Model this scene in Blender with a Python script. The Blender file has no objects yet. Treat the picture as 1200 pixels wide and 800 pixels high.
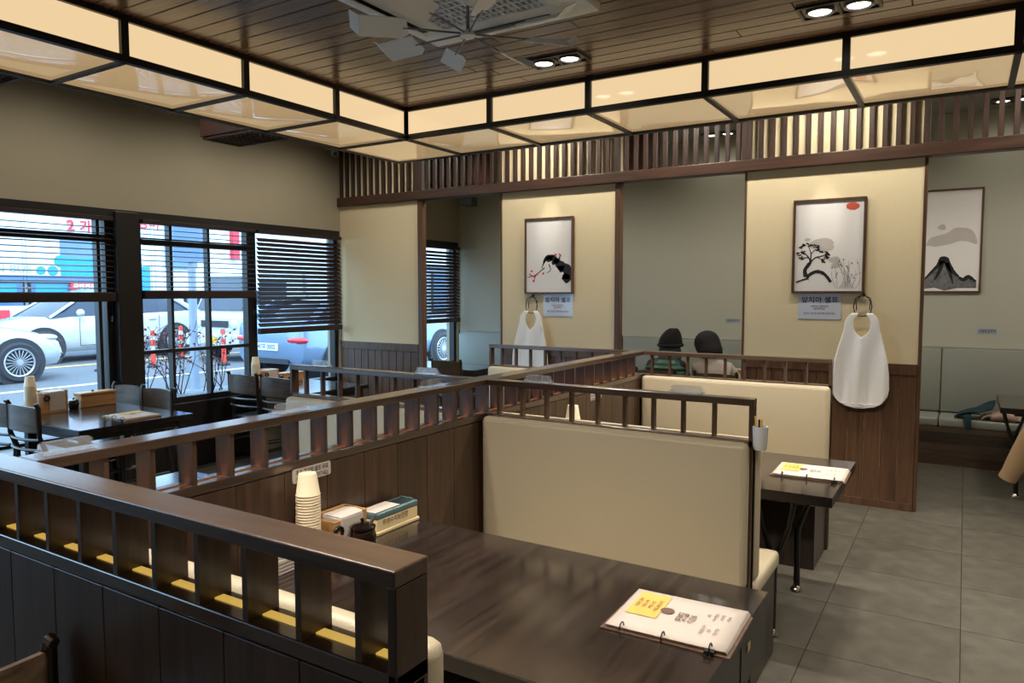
import bpy, bmesh, math, random
from mathutils import Vector, Matrix, Euler
random.seed(7)
R = math.radians
SC = bpy.context.scene
COL = SC.collection

# ------------------------------------------------------------------ camera
cam_d = bpy.data.cameras.new('camera'); cam = bpy.data.objects.new('camera', cam_d); COL.objects.link(cam)
cam_d.sensor_width = 36; cam_d.lens = 855.0 / 1200 * 36; cam_d.clip_start = .05; cam_d.clip_end = 400
cam.location = (0, 0, 1.65); cam.rotation_euler = (R(90 - 3.82), 0, R(31.807))
SC.camera = cam
# ------------------------------------------------------------------ world, sun, exposure
SC.view_settings.view_transform = 'Standard'; SC.view_settings.look = 'None'
SC.view_settings.gamma = 1; SC.view_settings.use_curve_mapping = False; SC.view_settings.exposure = 0.0
w = bpy.data.worlds.new('sky'); SC.world = w; w.use_nodes = True
bg = w.node_tree.nodes['Background']; bg.inputs[0].default_value = (.46, .73, 1.0, 1); bg.inputs[1].default_value = 5.4
sd = bpy.data.lights.new('sun', 'SUN'); sd.energy = 2.2; sd.angle = R(1.5); sd.color = (1, .97, .92)
so = bpy.data.objects.new('sun', sd); COL.objects.link(so); so.rotation_euler = Euler((R(22), R(40), 0))
DOWN_W = 102; SPOT_W = 34; WASH_W = 28; BACK_W = 60; REAR_W = 76      # watts of the ceiling lamps, seen and added / of the added picture spots

# ------------------------------------------------------------------ mesh helpers
class MB:
    def __init__(s): s.v = []; s.f = []; s.m = []
    def add(s, vs, fs, mi=0):
        n = len(s.v); s.v += [tuple(p) for p in vs]; s.f += [tuple(i + n for i in q) for q in fs]; s.m += [mi] * len(fs); return s
    def box(s, x0, x1, y0, y1, z0, z1, mi=0):
        return s.add([(x0,y0,z0),(x1,y0,z0),(x1,y1,z0),(x0,y1,z0),(x0,y0,z1),(x1,y0,z1),(x1,y1,z1),(x0,y1,z1)],
                     [(0,3,2,1),(4,5,6,7),(0,1,5,4),(1,2,6,5),(2,3,7,6),(3,0,4,7)], mi)
    def rbox(s, x0, x1, y0, y1, z0, z1, r=.01, seg=2, mi=0):
        bm = bmesh.new(); bmesh.ops.create_cube(bm, size=1)
        for v in bm.verts: v.co = Vector(((x0+x1)/2 + v.co.x*(x1-x0), (y0+y1)/2 + v.co.y*(y1-y0), (z0+z1)/2 + v.co.z*(z1-z0)))
        bmesh.ops.bevel(bm, geom=bm.edges[:], offset=r, segments=seg, profile=.5, affect='EDGES')
        bm.verts.index_update()
        s.add([v.co[:] for v in bm.verts], [[v.index for v in f.verts] for f in bm.faces], mi); bm.free(); return s
    def prism(s, pts, axis, a0, a1, mi=0):
        n = len(pts)
        def P(p, a):
            return {'x': (a, p[0], p[1]), 'y': (p[0], a, p[1]), 'z': (p[0], p[1], a)}[axis]
        return s.add([P(p, a0) for p in pts] + [P(p, a1) for p in pts],
                     [tuple(range(n))[::-1], tuple(range(n, 2*n))] + [(i, (i+1) % n, n + (i+1) % n, n + i) for i in range(n)], mi)
    def tube(s, pts, r, n=8, mi=0, closed=False):
        pts = [Vector(p) for p in pts]; k = len(pts); rs = r if isinstance(r, (list, tuple)) else [r] * k
        vs, fs = [], []; up = None
        for i, p in enumerate(pts):
            a = pts[(i-1) % k] if (i or closed) else p; b = pts[(i+1) % k] if (i < k-1 or closed) else p
            t = (b - a).normalized()
            if up is None: up = Vector((0,0,1)) if abs(t.z) < .9 else Vector((1,0,0))
            u = (up - t * up.dot(t)).normalized(); up = u; w_ = t.cross(u)
            vs += [p + (u * math.cos(2*math.pi*j/n) + w_ * math.sin(2*math.pi*j/n)) * rs[i] for j in range(n)]
        for i in range(k if closed else k-1):
            for j in range(n):
                a, b = i*n + j, i*n + (j+1) % n; c, d = ((i+1) % k)*n + (j+1) % n, ((i+1) % k)*n + j
                fs.append((a, b, c, d))
        if not closed: fs += [tuple(range(n))[::-1], tuple(range((k-1)*n, k*n))]
        return s.add(vs, fs, mi)
    def lathe(s, prof, c=(0,0), n=20, mi=0, cap=True):
        k = len(prof); vs = [(c[0] + r*math.cos(2*math.pi*j/n), c[1] + r*math.sin(2*math.pi*j/n), z) for r, z in prof for j in range(n)]
        fs = [(i*n+j, i*n+(j+1) % n, (i+1)*n+(j+1) % n, (i+1)*n+j) for i in range(k-1) for j in range(n)]
        if cap: fs += [tuple(range(n))[::-1], tuple(range((k-1)*n, k*n))]
        return s.add(vs, fs, mi)
    def grid(s, fn, nu, nv, mi=0, wrap=False):
        vs = [fn(i/nu, j/nv) for j in range(nv+1) for i in range(nu+1)]
        return s.add(vs, [(j*(nu+1)+i, j*(nu+1)+i+1, (j+1)*(nu+1)+i+1, (j+1)*(nu+1)+i) for j in range(nv) for i in range(nu)], mi)
    def ball(s, c, r, nu=14, nv=9, mi=0):
        r = r if isinstance(r, (list, tuple)) else (r, r, r)
        return s.grid(lambda u, v: (c[0]+r[0]*math.cos(2*math.pi*u)*math.sin(math.pi*v), c[1]+r[1]*math.sin(2*math.pi*u)*math.sin(math.pi*v), c[2]-r[2]*math.cos(math.pi*v)), nu, nv, mi)
    def xf(s, M, start=0):
        for i in range(start, len(s.v)): s.v[i] = tuple(M @ Vector(s.v[i]))
        return s

ORG = {}
def mesh_of(name, mb, mats, org=(0,0,0), smooth=False, bevel=0):
    me = bpy.data.meshes.new(name); o = Vector(org)
    me.from_pydata([tuple(Vector(p) - o) for p in mb.v], [], mb.f)
    for m in (mats if isinstance(mats, (list, tuple)) else [mats]): me.materials.append(m)
    if len(me.materials) > 1: me.polygons.foreach_set('material_index', mb.m)
    bm = bmesh.new(); bm.from_mesh(me)
    if bevel:
        bmesh.ops.remove_doubles(bm, verts=bm.verts[:], dist=1e-5)
        ed = [e for e in bm.edges if len(e.link_faces) == 2 and e.calc_face_angle(0) > .5]
        bmesh.ops.bevel(bm, geom=ed, offset=bevel, segments=2, profile=.5, affect='EDGES')
    elif smooth: bmesh.ops.remove_doubles(bm, verts=bm.verts[:], dist=1e-5)
    bmesh.ops.recalc_face_normals(bm, faces=bm.faces[:]); bm.to_mesh(me); bm.free()
    if smooth:
        me.shade_smooth(); me.set_sharp_from_angle(angle=R(40))
    me.update(); return me
def new(name, data, parent=None, loc=(0,0,0), rot=None):
    o = bpy.data.objects.new(name, data); COL.objects.link(o); o.location = loc
    if rot: o.rotation_euler = rot
    if parent: o.parent = parent
    return o
def tag(o, label, cat, group=None, kind=None):
    if label: o['label'] = label
    if cat: o['category'] = cat
    if group: o['group'] = group
    if kind: o['kind'] = kind
    return o
def thing(name, label, cat, loc=(0,0,0), group=None):
    o = new(name, None, None, loc); o.empty_display_size = .1; ORG[o] = Vector(loc); return tag(o, label, cat, group)
def part(name, mb, mats, parent, smooth=False, bevel=0, label=None):
    org = ORG[parent]; o = new(name, mesh_of(name, mb, mats, org, smooth, bevel), parent); ORG[o] = org
    if label: o['label'] = label
    return o
def single(name, mb, mats, label, cat, loc, group=None, smooth=False, bevel=0, kind=None):
    o = new(name, mesh_of(name, mb, mats, loc, smooth, bevel), None, loc); ORG[o] = Vector(loc); return tag(o, label, cat, group, kind)
def struct(name, mb, mats, bevel=0, loc=(0,0,0)):
    o = new(name, mesh_of(name, mb, mats, loc, False, bevel), None, loc); ORG[o] = Vector(loc); o['kind'] = 'structure'; return o
def inst(name, me, parent, pos, rot=None):      # a piece sharing mesh data, pos in world coordinates
    return new(name, me, parent, Vector(pos) - ORG[parent], rot)
def dup(root, loc, rz=None, label=None, group=None):
    r = root.copy(); COL.objects.link(r); r.location = loc
    if rz is not None: r.rotation_euler = (0, 0, rz)
    if label: r['label'] = label
    if group: r['group'] = group
    for ch in list(root.children):
        c = ch.copy(); COL.objects.link(c); c.parent = r
        for g in list(ch.children):
            d = g.copy(); COL.objects.link(d); d.parent = c
    return r
CU = TO = None
def text(name, body, size, mat, parent, pos, rot, bold=0.0, align='CENTER', label=None, width=None):
    global CU, TO
    if CU is None: CU = bpy.data.curves.new('lettering', 'FONT'); TO = bpy.data.objects.new('lettering', CU)
    cu = CU; cu.body = body; cu.size = size; cu.offset = bold * size; cu.align_x = align; cu.align_y = 'CENTER'; cu.resolution_u = 3
    me = bpy.data.meshes.new_from_object(TO); me.name = name
    if width:
        xs = [v.co.x for v in me.vertices]; k = width / max(1e-6, max(xs) - min(xs))
        for v in me.vertices: v.co.x *= k
    me.materials.clear(); me.materials.append(mat)
    o = new(name, me, parent, Vector(pos) - ORG[parent], rot); ORG[o] = ORG[parent]
    return o

# ------------------------------------------------------------------ materials (all procedural)
def L(c):  # sRGB 0-255 -> linear
    return tuple(((x/255)/12.92 if x/255 <= .04045 else ((x/255+.055)/1.055)**2.4) for x in c) + (1,)
def base(name):
    m = bpy.data.materials.new(name); m.use_nodes = True; nt = m.node_tree
    return m, nt, nt.nodes['Principled BSDF']
def N(nt, t, **k):
    n = nt.nodes.new(t)
    for a, b in k.items():
        if a in n.inputs.keys(): n.inputs[a].default_value = b
        else: setattr(n, a, b)
    return n
def plain(name, c, rough=.6, metal=0, var=.06, scale=8, bump=0, bscale=60, coat=0, spec=.5, rnd=0, sheen=0):
    m, nt, p = base(name); c = L(c)
    p.inputs['Roughness'].default_value = rough; p.inputs['Metallic'].default_value = metal
    p.inputs['Specular IOR Level'].default_value = spec; p.inputs['Coat Weight'].default_value = coat; p.inputs['Sheen Weight'].default_value = sheen
    tc = N(nt, 'ShaderNodeTexCoord'); no = N(nt, 'ShaderNodeTexNoise', Scale=scale, Detail=5.0)
    nt.links.new(tc.outputs['Object'], no.inputs['Vector'])
    mx = N(nt, 'ShaderNodeMix', data_type='RGBA')
    mx.inputs[6].default_value = tuple(x*(1-var) for x in c[:3]) + (1,); mx.inputs[7].default_value = tuple(min(1, x*(1+var)) for x in c[:3]) + (1,)
    nt.links.new(no.outputs['Fac'], mx.inputs[0]); out = mx.outputs[2]
    if rnd:
        oi = N(nt, 'ShaderNodeObjectInfo'); mr = N(nt, 'ShaderNodeMapRange'); mr.inputs[3].default_value = 1-rnd; mr.inputs[4].default_value = 1+rnd
        nt.links.new(oi.outputs['Random'], mr.inputs[0]); hs = N(nt, 'ShaderNodeHueSaturation')
        nt.links.new(mr.outputs[0], hs.inputs['Value']); nt.links.new(out, hs.inputs['Color']); out = hs.outputs[0]
    nt.links.new(out, p.inputs['Base Color'])
    if bump:
        n2 = N(nt, 'ShaderNodeTexNoise', Scale=bscale, Detail=4.0); nt.links.new(tc.outputs['Object'], n2.inputs['Vector'])
        b = N(nt, 'ShaderNodeBump', Strength=bump, Distance=.01); nt.links.new(n2.outputs['Fac'], b.inputs['Height']); nt.links.new(b.outputs[0], p.inputs['Normal'])
    return m
def wood(name, c1, c2, axis='x', rough=.4, scale=9, stretch=14, coat=0, rnd=.1, bump=.08, knots=0):
    m, nt, p = base(name); p.inputs['Roughness'].default_value = rough; p.inputs['Coat Weight'].default_value = coat; p.inputs['Coat Roughness'].default_value = .15
    tc = N(nt, 'ShaderNodeTexCoord'); mp = N(nt, 'ShaderNodeMapping'); oi = N(nt, 'ShaderNodeObjectInfo')
    sc = [scale] * 3; sc['xyz'.index(axis)] = scale / stretch; mp.inputs['Scale'].default_value = sc
    va = N(nt, 'ShaderNodeVectorMath', operation='ADD'); vs = N(nt, 'ShaderNodeVectorMath', operation='SCALE'); vs.inputs['Scale'].default_value = 37
    cx = N(nt, 'ShaderNodeCombineXYZ')
    for i in range(3): nt.links.new(oi.outputs['Random'], cx.inputs[i])
    nt.links.new(cx.outputs[0], vs.inputs[0]); nt.links.new(tc.outputs['Object'], va.inputs[0]); nt.links.new(vs.outputs[0], va.inputs[1]); nt.links.new(va.outputs[0], mp.inputs['Vector'])
    no = N(nt, 'ShaderNodeTexNoise', Scale=3.0, Detail=7.0, Roughness=.62, Distortion=.7); nt.links.new(mp.outputs[0], no.inputs['Vector'])
    cr = N(nt, 'ShaderNodeValToRGB'); cr.color_ramp.elements[0].position = .3; cr.color_ramp.elements[1].position = .72
    cr.color_ramp.elements[0].color = L(c1); cr.color_ramp.elements[1].color = L(c2); nt.links.new(no.outputs['Fac'], cr.inputs[0]); out = cr.outputs[0]
    mr = N(nt, 'ShaderNodeMapRange'); mr.inputs[3].default_value = 1-rnd; mr.inputs[4].default_value = 1+rnd; nt.links.new(oi.outputs['Random'], mr.inputs[0])
    hs = N(nt, 'ShaderNodeHueSaturation'); nt.links.new(mr.outputs[0], hs.inputs['Value']); nt.links.new(out, hs.inputs['Color']); nt.links.new(hs.outputs[0], p.inputs['Base Color'])
    b = N(nt, 'ShaderNodeBump', Strength=bump, Distance=.004); nt.links.new(no.outputs['Fac'], b.inputs['Height']); nt.links.new(b.outputs[0], p.inputs['Normal'])
    return m
def emit(name, c, s, rough=.3, wave=0, basec=None, coat=0):
    m, nt, p = base(name); p.inputs['Base Color'].default_value = L(basec) if basec else (.8,.8,.8,1); p.inputs['Roughness'].default_value = rough
    p.inputs['Coat Weight'].default_value = coat; p.inputs['Coat Roughness'].default_value = .02; p.inputs['Coat IOR'].default_value = 1.8; p.inputs['Emission Color'].default_value = L(c); p.inputs['Emission Strength'].default_value = s
    if wave:
        tc = N(nt, 'ShaderNodeTexCoord'); no = N(nt, 'ShaderNodeTexNoise', Scale=2.2, Detail=1.0); nt.links.new(tc.outputs['Object'], no.inputs['Vector'])
        b = N(nt, 'ShaderNodeBump', Strength=wave, Distance=.05); nt.links.new(no.outputs['Fac'], b.inputs['Height']); nt.links.new(b.outputs[0], p.inputs['Normal'])
    return m
def clear(name, tint=(1,1,1,1), refl=.08, rough=.02, haze=0):
    m, nt, p = base(name); nt.nodes.remove(p); out = nt.nodes['Material Output']
    t = N(nt, 'ShaderNodeBsdfTransparent'); t.inputs[0].default_value = tint; g = N(nt, 'ShaderNodeBsdfGlossy', Roughness=rough)
    lw = N(nt, 'ShaderNodeLayerWeight', Blend=.5); pw_ = N(nt, 'ShaderNodeMath', operation='POWER'); pw_.inputs[1].default_value = 4; mr = N(nt, 'ShaderNodeMapRange'); mr.inputs[3].default_value = refl*.5; mr.inputs[4].default_value = min(1, refl*6)
    mx = N(nt, 'ShaderNodeMixShader'); nt.links.new(lw.outputs['Facing'], pw_.inputs[0]); nt.links.new(pw_.outputs[0], mr.inputs[0]); nt.links.new(mr.outputs[0], mx.inputs[0])
    nt.links.new(t.outputs[0], mx.inputs[1]); nt.links.new(g.outputs[0], mx.inputs[2]); 
    if haze:
        df = N(nt, 'ShaderNodeBsdfDiffuse'); m2 = N(nt, 'ShaderNodeMixShader'); m2.inputs[0].default_value = haze
        nt.links.new(mx.outputs[0], m2.inputs[1]); nt.links.new(df.outputs[0], m2.inputs[2]); nt.links.new(m2.outputs[0], out.inputs[0])
    else: nt.links.new(mx.outputs[0], out.inputs[0])
    return m

M = {}
M['plank'] = wood('ceiling plank wood', (72,54,42), (126,97,74), 'x', .26, 10, 18, rnd=.22)
M['part_x'] = wood('dark stained wood x', (50,37,29), (88,66,51), 'x', .28, 10, 16, coat=1)
M['part_y'] = wood('dark stained wood y', (50,37,29), (88,66,51), 'y', .28, 10, 16, coat=1)
M['part_z'] = wood('dark stained wood z', (51,36,27), (88,64,48), 'z', .36, 10, 16, coat=.15, rnd=.14)
M['wains'] = wood('wainscot wood', (66,45,32), (106,76,53), 'z', .4, 10, 18, rnd=.1)
M['beam'] = wood('beam wood', (50,32,23), (84,56,40), 'x', .45, 8, 16)
M['slat'] = wood('transom slat wood', (40,25,18), (68,44,31), 'z', .5, 10, 14)
M['table'] = wood('dark walnut table laminate', (19,15,13), (62,50,43), 'y', .13, 7, 18, coat=.3, rnd=.03, bump=.01)
M['table_edge'] = plain('table edge', (26,21,20), .35)
M['black_wood'] = wood('black brown furniture wood', (30,24,22), (62,50,42), 'z', .3, 9, 10)
M['chair_back'] = wood('chair back veneer', (58,44,34), (104,84,64), 'x', .3, 8, 8, rnd=.05)
M['light_wood'] = wood('light box wood', (168,120,72), (206,160,104), 'y', .5, 12, 12)
M['lantern'] = wood('lantern wood', (52,30,25), (82,48,38), 'x', .5, 8, 10)
M['cream'] = plain('cream vinyl', (184,171,145), .42, var=.03, bump=.12, bscale=260)
M['green_vinyl'] = plain('grey green vinyl', (140,143,133), .45, var=.03, bump=.1, bscale=240)
M['beige_wall'] = plain('beige fabric wallpaper', (224,208,170), .85, var=.03, scale=30, bump=.12, bscale=220)
M['grey_wall'] = plain('taupe painted wall', (164,154,132), .8, var=.03, scale=4, bump=.05)
M['green_wall'] = plain('grey green wallpaper', (172,171,156), .85, var=.025, scale=20, bump=.1, bscale=200)
M['dark_ceiling'] = plain('ceiling plaster', (150,146,136), .9)
M['tile'] = plain('stone floor tile', (86,82,73), .42, var=.62, scale=9, bump=.12, bscale=40, rnd=.1)
M['grout'] = plain('grout', (58,56,52), .9)
M['black'] = plain('black steel', (16,14,13), .4, var=.02)
M['frame'] = plain('dark window frame', (26,22,22), .45, var=.02)
M['blind'] = wood('dark blind slat', (32,20,18), (52,31,26), 'y', .5, 10, 14, rnd=.04)
M['chrome'] = plain('chrome', (210,210,208), .15, 1, var=0)
M['steel'] = plain('grey steel', (120,122,124), .4, .6, var=.02)
M['white'] = plain('white plastic', (222,224,226), .4, var=.01)
M['ac_white'] = plain('air conditioner plastic', (226,232,238), .4, var=.01)
M['ac_dark'] = plain('air conditioner dark grille', (60,63,68), .6)
M['paper'] = plain('white paper', (204,192,182), .7, var=.02)
M['art'] = plain('picture paper', (228,225,222), .7, var=.015); M['notice'] = plain('notice paper', (218,222,232), .6, var=.02)
M['cup'] = plain('paper cup', (236,218,186), .7, var=.02)
M['cloth_white'] = plain('white apron cloth', (246,244,242), .8, var=.02, bump=.15, bscale=30)
M['ink'] = plain('black ink', (28,28,32), .8, var=.3, scale=30)
M['ink_grey'] = plain('grey ink wash', (190,183,177), .85, var=.12, scale=10)
M['ink_mid'] = plain('middle grey ink wash', (104,104,106), .85, var=.9, scale=26)
M['red'] = plain('red ink', (196,84,62), .8, var=.1)
M['yellow'] = plain('yellow sticker', (232,184,92), .7, var=.03)
M['navy_ink'] = plain('navy print', (34,54,104), .7, var=.02)
M['brown_ink'] = plain('brown print', (112,84,74), .8, var=.03)
M['teal'] = plain('teal lid plastic', (86,112,116), .25, var=.02)
M['teal_glass'] = plain('dark smoked lid', (44,58,58), .15, var=.02)
M['cream_plastic'] = plain('cream plastic', (228,206,158), .4, var=.01)
M['jar'] = plain('black glazed jar', (26,16,14), .12, var=.02, coat=.6)
M['clear'] = clear('clear acrylic', (.97,.98,1,1), .16, .05, .10); M['sleeve'] = clear('clear plastic sleeve', (.98,.99,1,1), .05, .1)
M['glass'] = clear('window glass', (.97,.99,1,1), .05)
M['lit_side'] = emit('lit side diffuser', (255,222,172), .86, .07, basec=(120,106,90))
M['lit_bottom'] = emit('lit bottom diffuser', (255,214,156), .56, .1, wave=.12, basec=(140,130,115), coat=1)
M['lamp'] = emit('lamp lens', (255,244,224), 9, .3)
M['led'] = emit('warm LED strip', (255,206,92), .55)
M['led2'] = emit('warm LED strip strong', (255,178,104), 13)
M['skin'] = plain('skin', (206,164,140), .55, var=.04)
M['hair'] = plain('black hair', (13,11,11), .75, var=.3, scale=60, bump=.4, bscale=120)
M['knit'] = plain('black knit', (17,16,18), .95, var=.2, scale=80, bump=.4, bscale=180)
M['vest'] = plain('dark green quilted nylon', (34,78,62), .45, var=.08)
M['hood'] = plain('grey green fleece', (84,96,100), .95, var=.1, scale=40)
M['navy'] = plain('navy cloth', (24,28,44), .8, var=.1)
M['greige'] = plain('light grey knit', (178,166,156), .9, var=.05, bump=.2, bscale=90)
M['trouser'] = plain('dark trousers', (36,36,40), .9)
M['scarf'] = plain('dark teal wool', (24,54,62), .95, var=.15, bump=.3, bscale=120)
M['pinkish'] = plain('dusty beige cloth', (176,150,138), .9, var=.08)
M['tan'] = plain('tan coat cloth', (178,148,112), .85, var=.05, bump=.2, bscale=120)
M['asphalt'] = plain('asphalt', (96,100,106), .9, var=.1, scale=3)
M['pave'] = plain('pavement', (120,122,126), .85, var=.08, scale=4)
M['line'] = plain('white road paint', (200,202,204), .7)
M['car_white'] = plain('white car paint', (196,202,208), .2, coat=.8, var=.01)
M['car_silver'] = plain('silver blue car paint', (120,146,176), .25, .3, coat=.8, var=.01)
M['car_glass'] = plain('dark car glass', (44,56,74), .08, var=.02)
M['tyre'] = plain('tyre rubber', (52,54,60), .8)
M['alloy'] = plain('alloy wheel', (196,200,206), .3, .6, var=.02)
M['tail'] = plain('red tail lamp', (206,44,56), .2, coat=.5)
M['lampglass'] = plain('headlamp glass', (188,200,212), .1, coat=.5)
M['plate'] = plain('plate white', (226,230,232), .5)
M['plate_y'] = plain('plate yellow', (226,176,52), .5)
M['orange'] = plain('orange red plastic', (226,74,56), .5)
M['pole'] = plain('grey blue pole', (132,150,172), .5, var=.03)
M['sign_blue'] = plain('blue sign', (40,150,214), .6, var=.02)
M['sign_steel'] = plain('slate blue cladding', (104,134,182), .6, var=.06)
M['sign_red'] = plain('red sign', (214,60,74), .6, var=.02)
M['sign_white'] = plain('white sign board', (212,214,216), .7, var=.02)
M['facade'] = plain('pale facade', (166,172,180), .85, var=.05)
M['shopglass'] = plain('shop glass', (84,116,150), .12, var=.15, scale=2)
M['sign_grey'] = plain('pale grey print', (150,160,172), .7)
M['bark'] = plain('twig bark', (66,52,52), .9)
M['leaf_red'] = plain('dry red leaf', (176,84,90), .7, var=.3, scale=30)
M['leaf'] = plain('pale leaf', (150,160,150), .7, var=.2)
M['soil'] = plain('planter concrete', (130,134,140), .9)

# ================================================================== THE ROOM
XW, YB, YF, ZC, ZO = -6.19, 6.2, 8.55, 3.05, 3.42     # window wall, dividing wall, far wall, plank ceiling, outer ceiling
# floor: grout bed with stone tiles on it
floor = struct('floor', MB().box(-6.5, 4.1, -4.1, 8.8, -.16, -.006), M['grout'])
P = .61
tile_me = mesh_of('tile', MB().box(-P/2+.002, P/2-.002, -P/2+.002, P/2-.002, -.012, 0), M['tile'])
for i in range(-11, 4):
    for j in range(-7, 6):
        cx, cy = .037 + P*(i+.5), 5.334 + P*(j+.5)
        if cx - P/2 < -6.6: continue
        inst('tile', tile_me, floor, (cx, cy, 0))
# walls
b = MB()
b.box(-6.39, XW, -4, 8.75, 2.32, ZO); b.box(-6.39, XW, -4, -3.6, 0, 2.32); b.box(-6.39, XW, .6, .9, 0, 2.32); b.box(-6.39, XW, -3.6, .6, 0, .42); b.box(-6.39, XW, 6.17, 6.45, 0, 2.32); b.box(-6.39, XW, 8.5, 8.75, 0, 2.32)
b.box(-6.39, XW, 4.97, 6.17, 0, .62); b.box(-6.39, XW, 6.45, 8.5, 0, .62)
wl = struct('wall_left', b, M['grey_wall'])
part('sill_panel', MB().box(-6.39, XW+.01, 3.74, 4.97, 0, .62).box(-6.39, XW+.01, .9, 3.53, 0, .42), M['frame'], wl, bevel=.006)
struct('wall_far', MB().box(-6.39, 4.1, YF, YF+.2, 0, ZO), M['green_wall'])
struct('wall_right', MB().box(4.0, 4.2, -4.2, 8.75, 0, ZO), M['grey_wall'])
struct('wall_front', MB().box(-6.39, 4.2, -4.2, -4, 0, ZO), M['grey_wall'])
# dividing wall: three beige piers with wainscot, dark jambs
b = MB()
PIERS = [(-6.19, -5.03), (-3.963, -2.69), (-1.567, -.27)]
for x0, x1 in PIERS: b.box(x0, x1, YB, YB+.06, 0, ZO)
wb = struct('wall_back', b, M['beige_wall'])
def wains(x0, x1, top, pitch):
    n = max(1, round((x1-x0)/pitch)); wd = (x1-x0)/n
    me = mesh_of('wainscot_board', MB().rbox(-wd/2+.0015, wd/2-.0015, -.014, 0, .06, top-.085, .003, 1), M['wains'])
    for i in range(n): inst('wainscot_board', me, wb, (x0 + wd*(i+.5), YB-.002, 0))
    part('wainscot_rail', MB().box(x0, x1, YB-.022, YB-.002, top-.085, top), M['wains'], wb, bevel=.003)
    part('wainscot_base', MB().box(x0, x1, YB-.02, YB-.002, 0, .06), M['wains'], wb, bevel=.003)
wains(-6.185, -5.035, 1.09, .105); wains(-3.96, -2.74, 1.12, .12); wains(-1.563, -.285, 1.116, .12)
struct('trim_1', MB().box(-5.03, -4.965, YB-.02, YB+.05, 0, 2.64), M['wains'], .004)
struct('trim_2', MB().box(-2.735, -2.685, YB-.012, YB+.064, 0, 2.64), M['wains'], .003)
struct('trim_3', MB().box(-.285, -.262, YB-.008, YB+.064, 0, 2.64), M['wains'], .003)
struct('trim_4', MB().box(-1.58, -1.563, YB-.006, YB+.064, 0, 2.64), M['wains'], .003)
struct('trim_5', MB().box(-3.98, -3.96, YB-.006, YB+.064, 0, 2.64), M['wains'], .003)
# transom: beam with a row of upright slats on it
beam = struct('trim_6', MB().box(-6.185, 4.0, YB-.055, YB+.065, 2.64, 2.735), M['beam'], .006)
sl = mesh_of('slat', MB().rbox(-.018, .018, -.016, .016, 2.735, 3.415, .003, 1), M['slat'])
x = -6.13
while x < 1.6:
    if abs(x + 4.985) > .05: inst('slat', sl, beam, (x, YB-.03, 0))
    x += .09
part('transom_post', MB().box(-5.03, -4.94, YB-.05, YB+.0, 2.735, 3.415), M['slat'], beam, bevel=.003)
part('transom_post', MB().box(-1.60, -1.555, YB-.05, YB-.002, 2.735, 3.415), M['slat'], beam, bevel=.003)
part('transom_post', MB().box(-.30, -.255, YB-.05, YB-.002, 2.735, 3.415), M['slat'], beam, bevel=.003)
part('transom_post', MB().box(-2.735, -2.685, YB-.05, YB-.002, 2.735, 3.415), M['slat'], beam, bevel=.003)
# ceiling: plaster slab, lowered raft of planks inside the light box
ceil = struct('ceiling', MB().box(-6.4, 4.2, -4.2, 8.75, ZO, ZO+.15), M['dark_ceiling'])
IX0, IX1, IY0, IY1, ZB, OW = -3.672, 2.488, -2.963, 4.387, 2.82, .71
part('raft', MB().box(IX0, IX1, IY0, IY1, ZC+.012, ZC+.05).box(IX0, IX1, IY0, 1.1, ZC, ZC+.02), M['plank'], ceil)
pw = .118; y = IY1
while y > 1.2:
    cuts = [IX0] + sorted(random.uniform(IX0+.8, IX1-.5) for _ in range(2)) + [IX1]
    for a, c in zip(cuts[:-1], cuts[1:]):
        if c - a < .05: continue
        part('plank', MB().rbox(a+.0015, c-.0015, y-pw+.003, y-.003, ZC, ZC+.014, .0035, 1), M['plank'], ceil)
    y -= pw

# ------------------------------------------------------------------ windows
def window(n, y0, y1, z0, z1, mull=(), rails=(), fw=.055):
    x0, x1 = -6.30, -6.22
    b = MB().box(x0, x1, y0, y1, z0, z0+fw).box(x0, x1, y0, y1, z1-fw, z1).box(x0, x1, y0, y0+fw, z0, z1).box(x0, x1, y1-fw, y1, z0, z1)
    wn = struct('window_%d' % n, b, M['frame'])
    for m in mull: part('mullion', MB().box(x0+.01, x1-.005, m-.014, m+.014, z0+fw, z1-fw), M['frame'], wn)
    for r in rails: part('glazing_bar', MB().box(x0+.008, x1-.003, y0+fw, y1-fw, r[0]-r[1], r[0]+r[1]), M['frame'], wn)
    ys = [y0+fw] + list(mull) + [y1-fw]; zs = [z0+fw] + [r[0] for r in rails] + [z1-fw]
    for a, c in zip(ys[:-1], ys[1:]):
        for d, e in zip(zs[:-1], zs[1:]):
            part('pane', MB().box(-6.263, -6.257, a, c, d, e), M['glass'], wn)
    return wn
window(1, .9, 3.53, .42, 2.32, (3.42,), ((2.11, .03),))
window(5, -3.6, .6, .42, 2.32, (-1.5,), ((2.11, .03),))  # unseen window added behind the viewpoint for more daylight
window(2, 3.74, 4.97, .62, 2.32, (4.085, 4.479), ((1.115, .016), (2.11, .03)))
window(3, 4.97, 6.17, .62, 2.32, (), ())
window(4, 6.45, 8.5, .62, 2.32, (7.5,), ())
struct('trim_7', MB().box(-6.36, XW+.05, 3.53, 3.74, 0, 2.34), M['frame'], .006)
struct('trim_8', MB().box(-6.25, XW+.015, .9, 6.17, 2.28, 2.36), M['frame'], .004)
struct('trim_9', MB().box(-6.25, XW+.015, 6.45, 8.5, 2.28, 2.36), M['frame'], .004)

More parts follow.
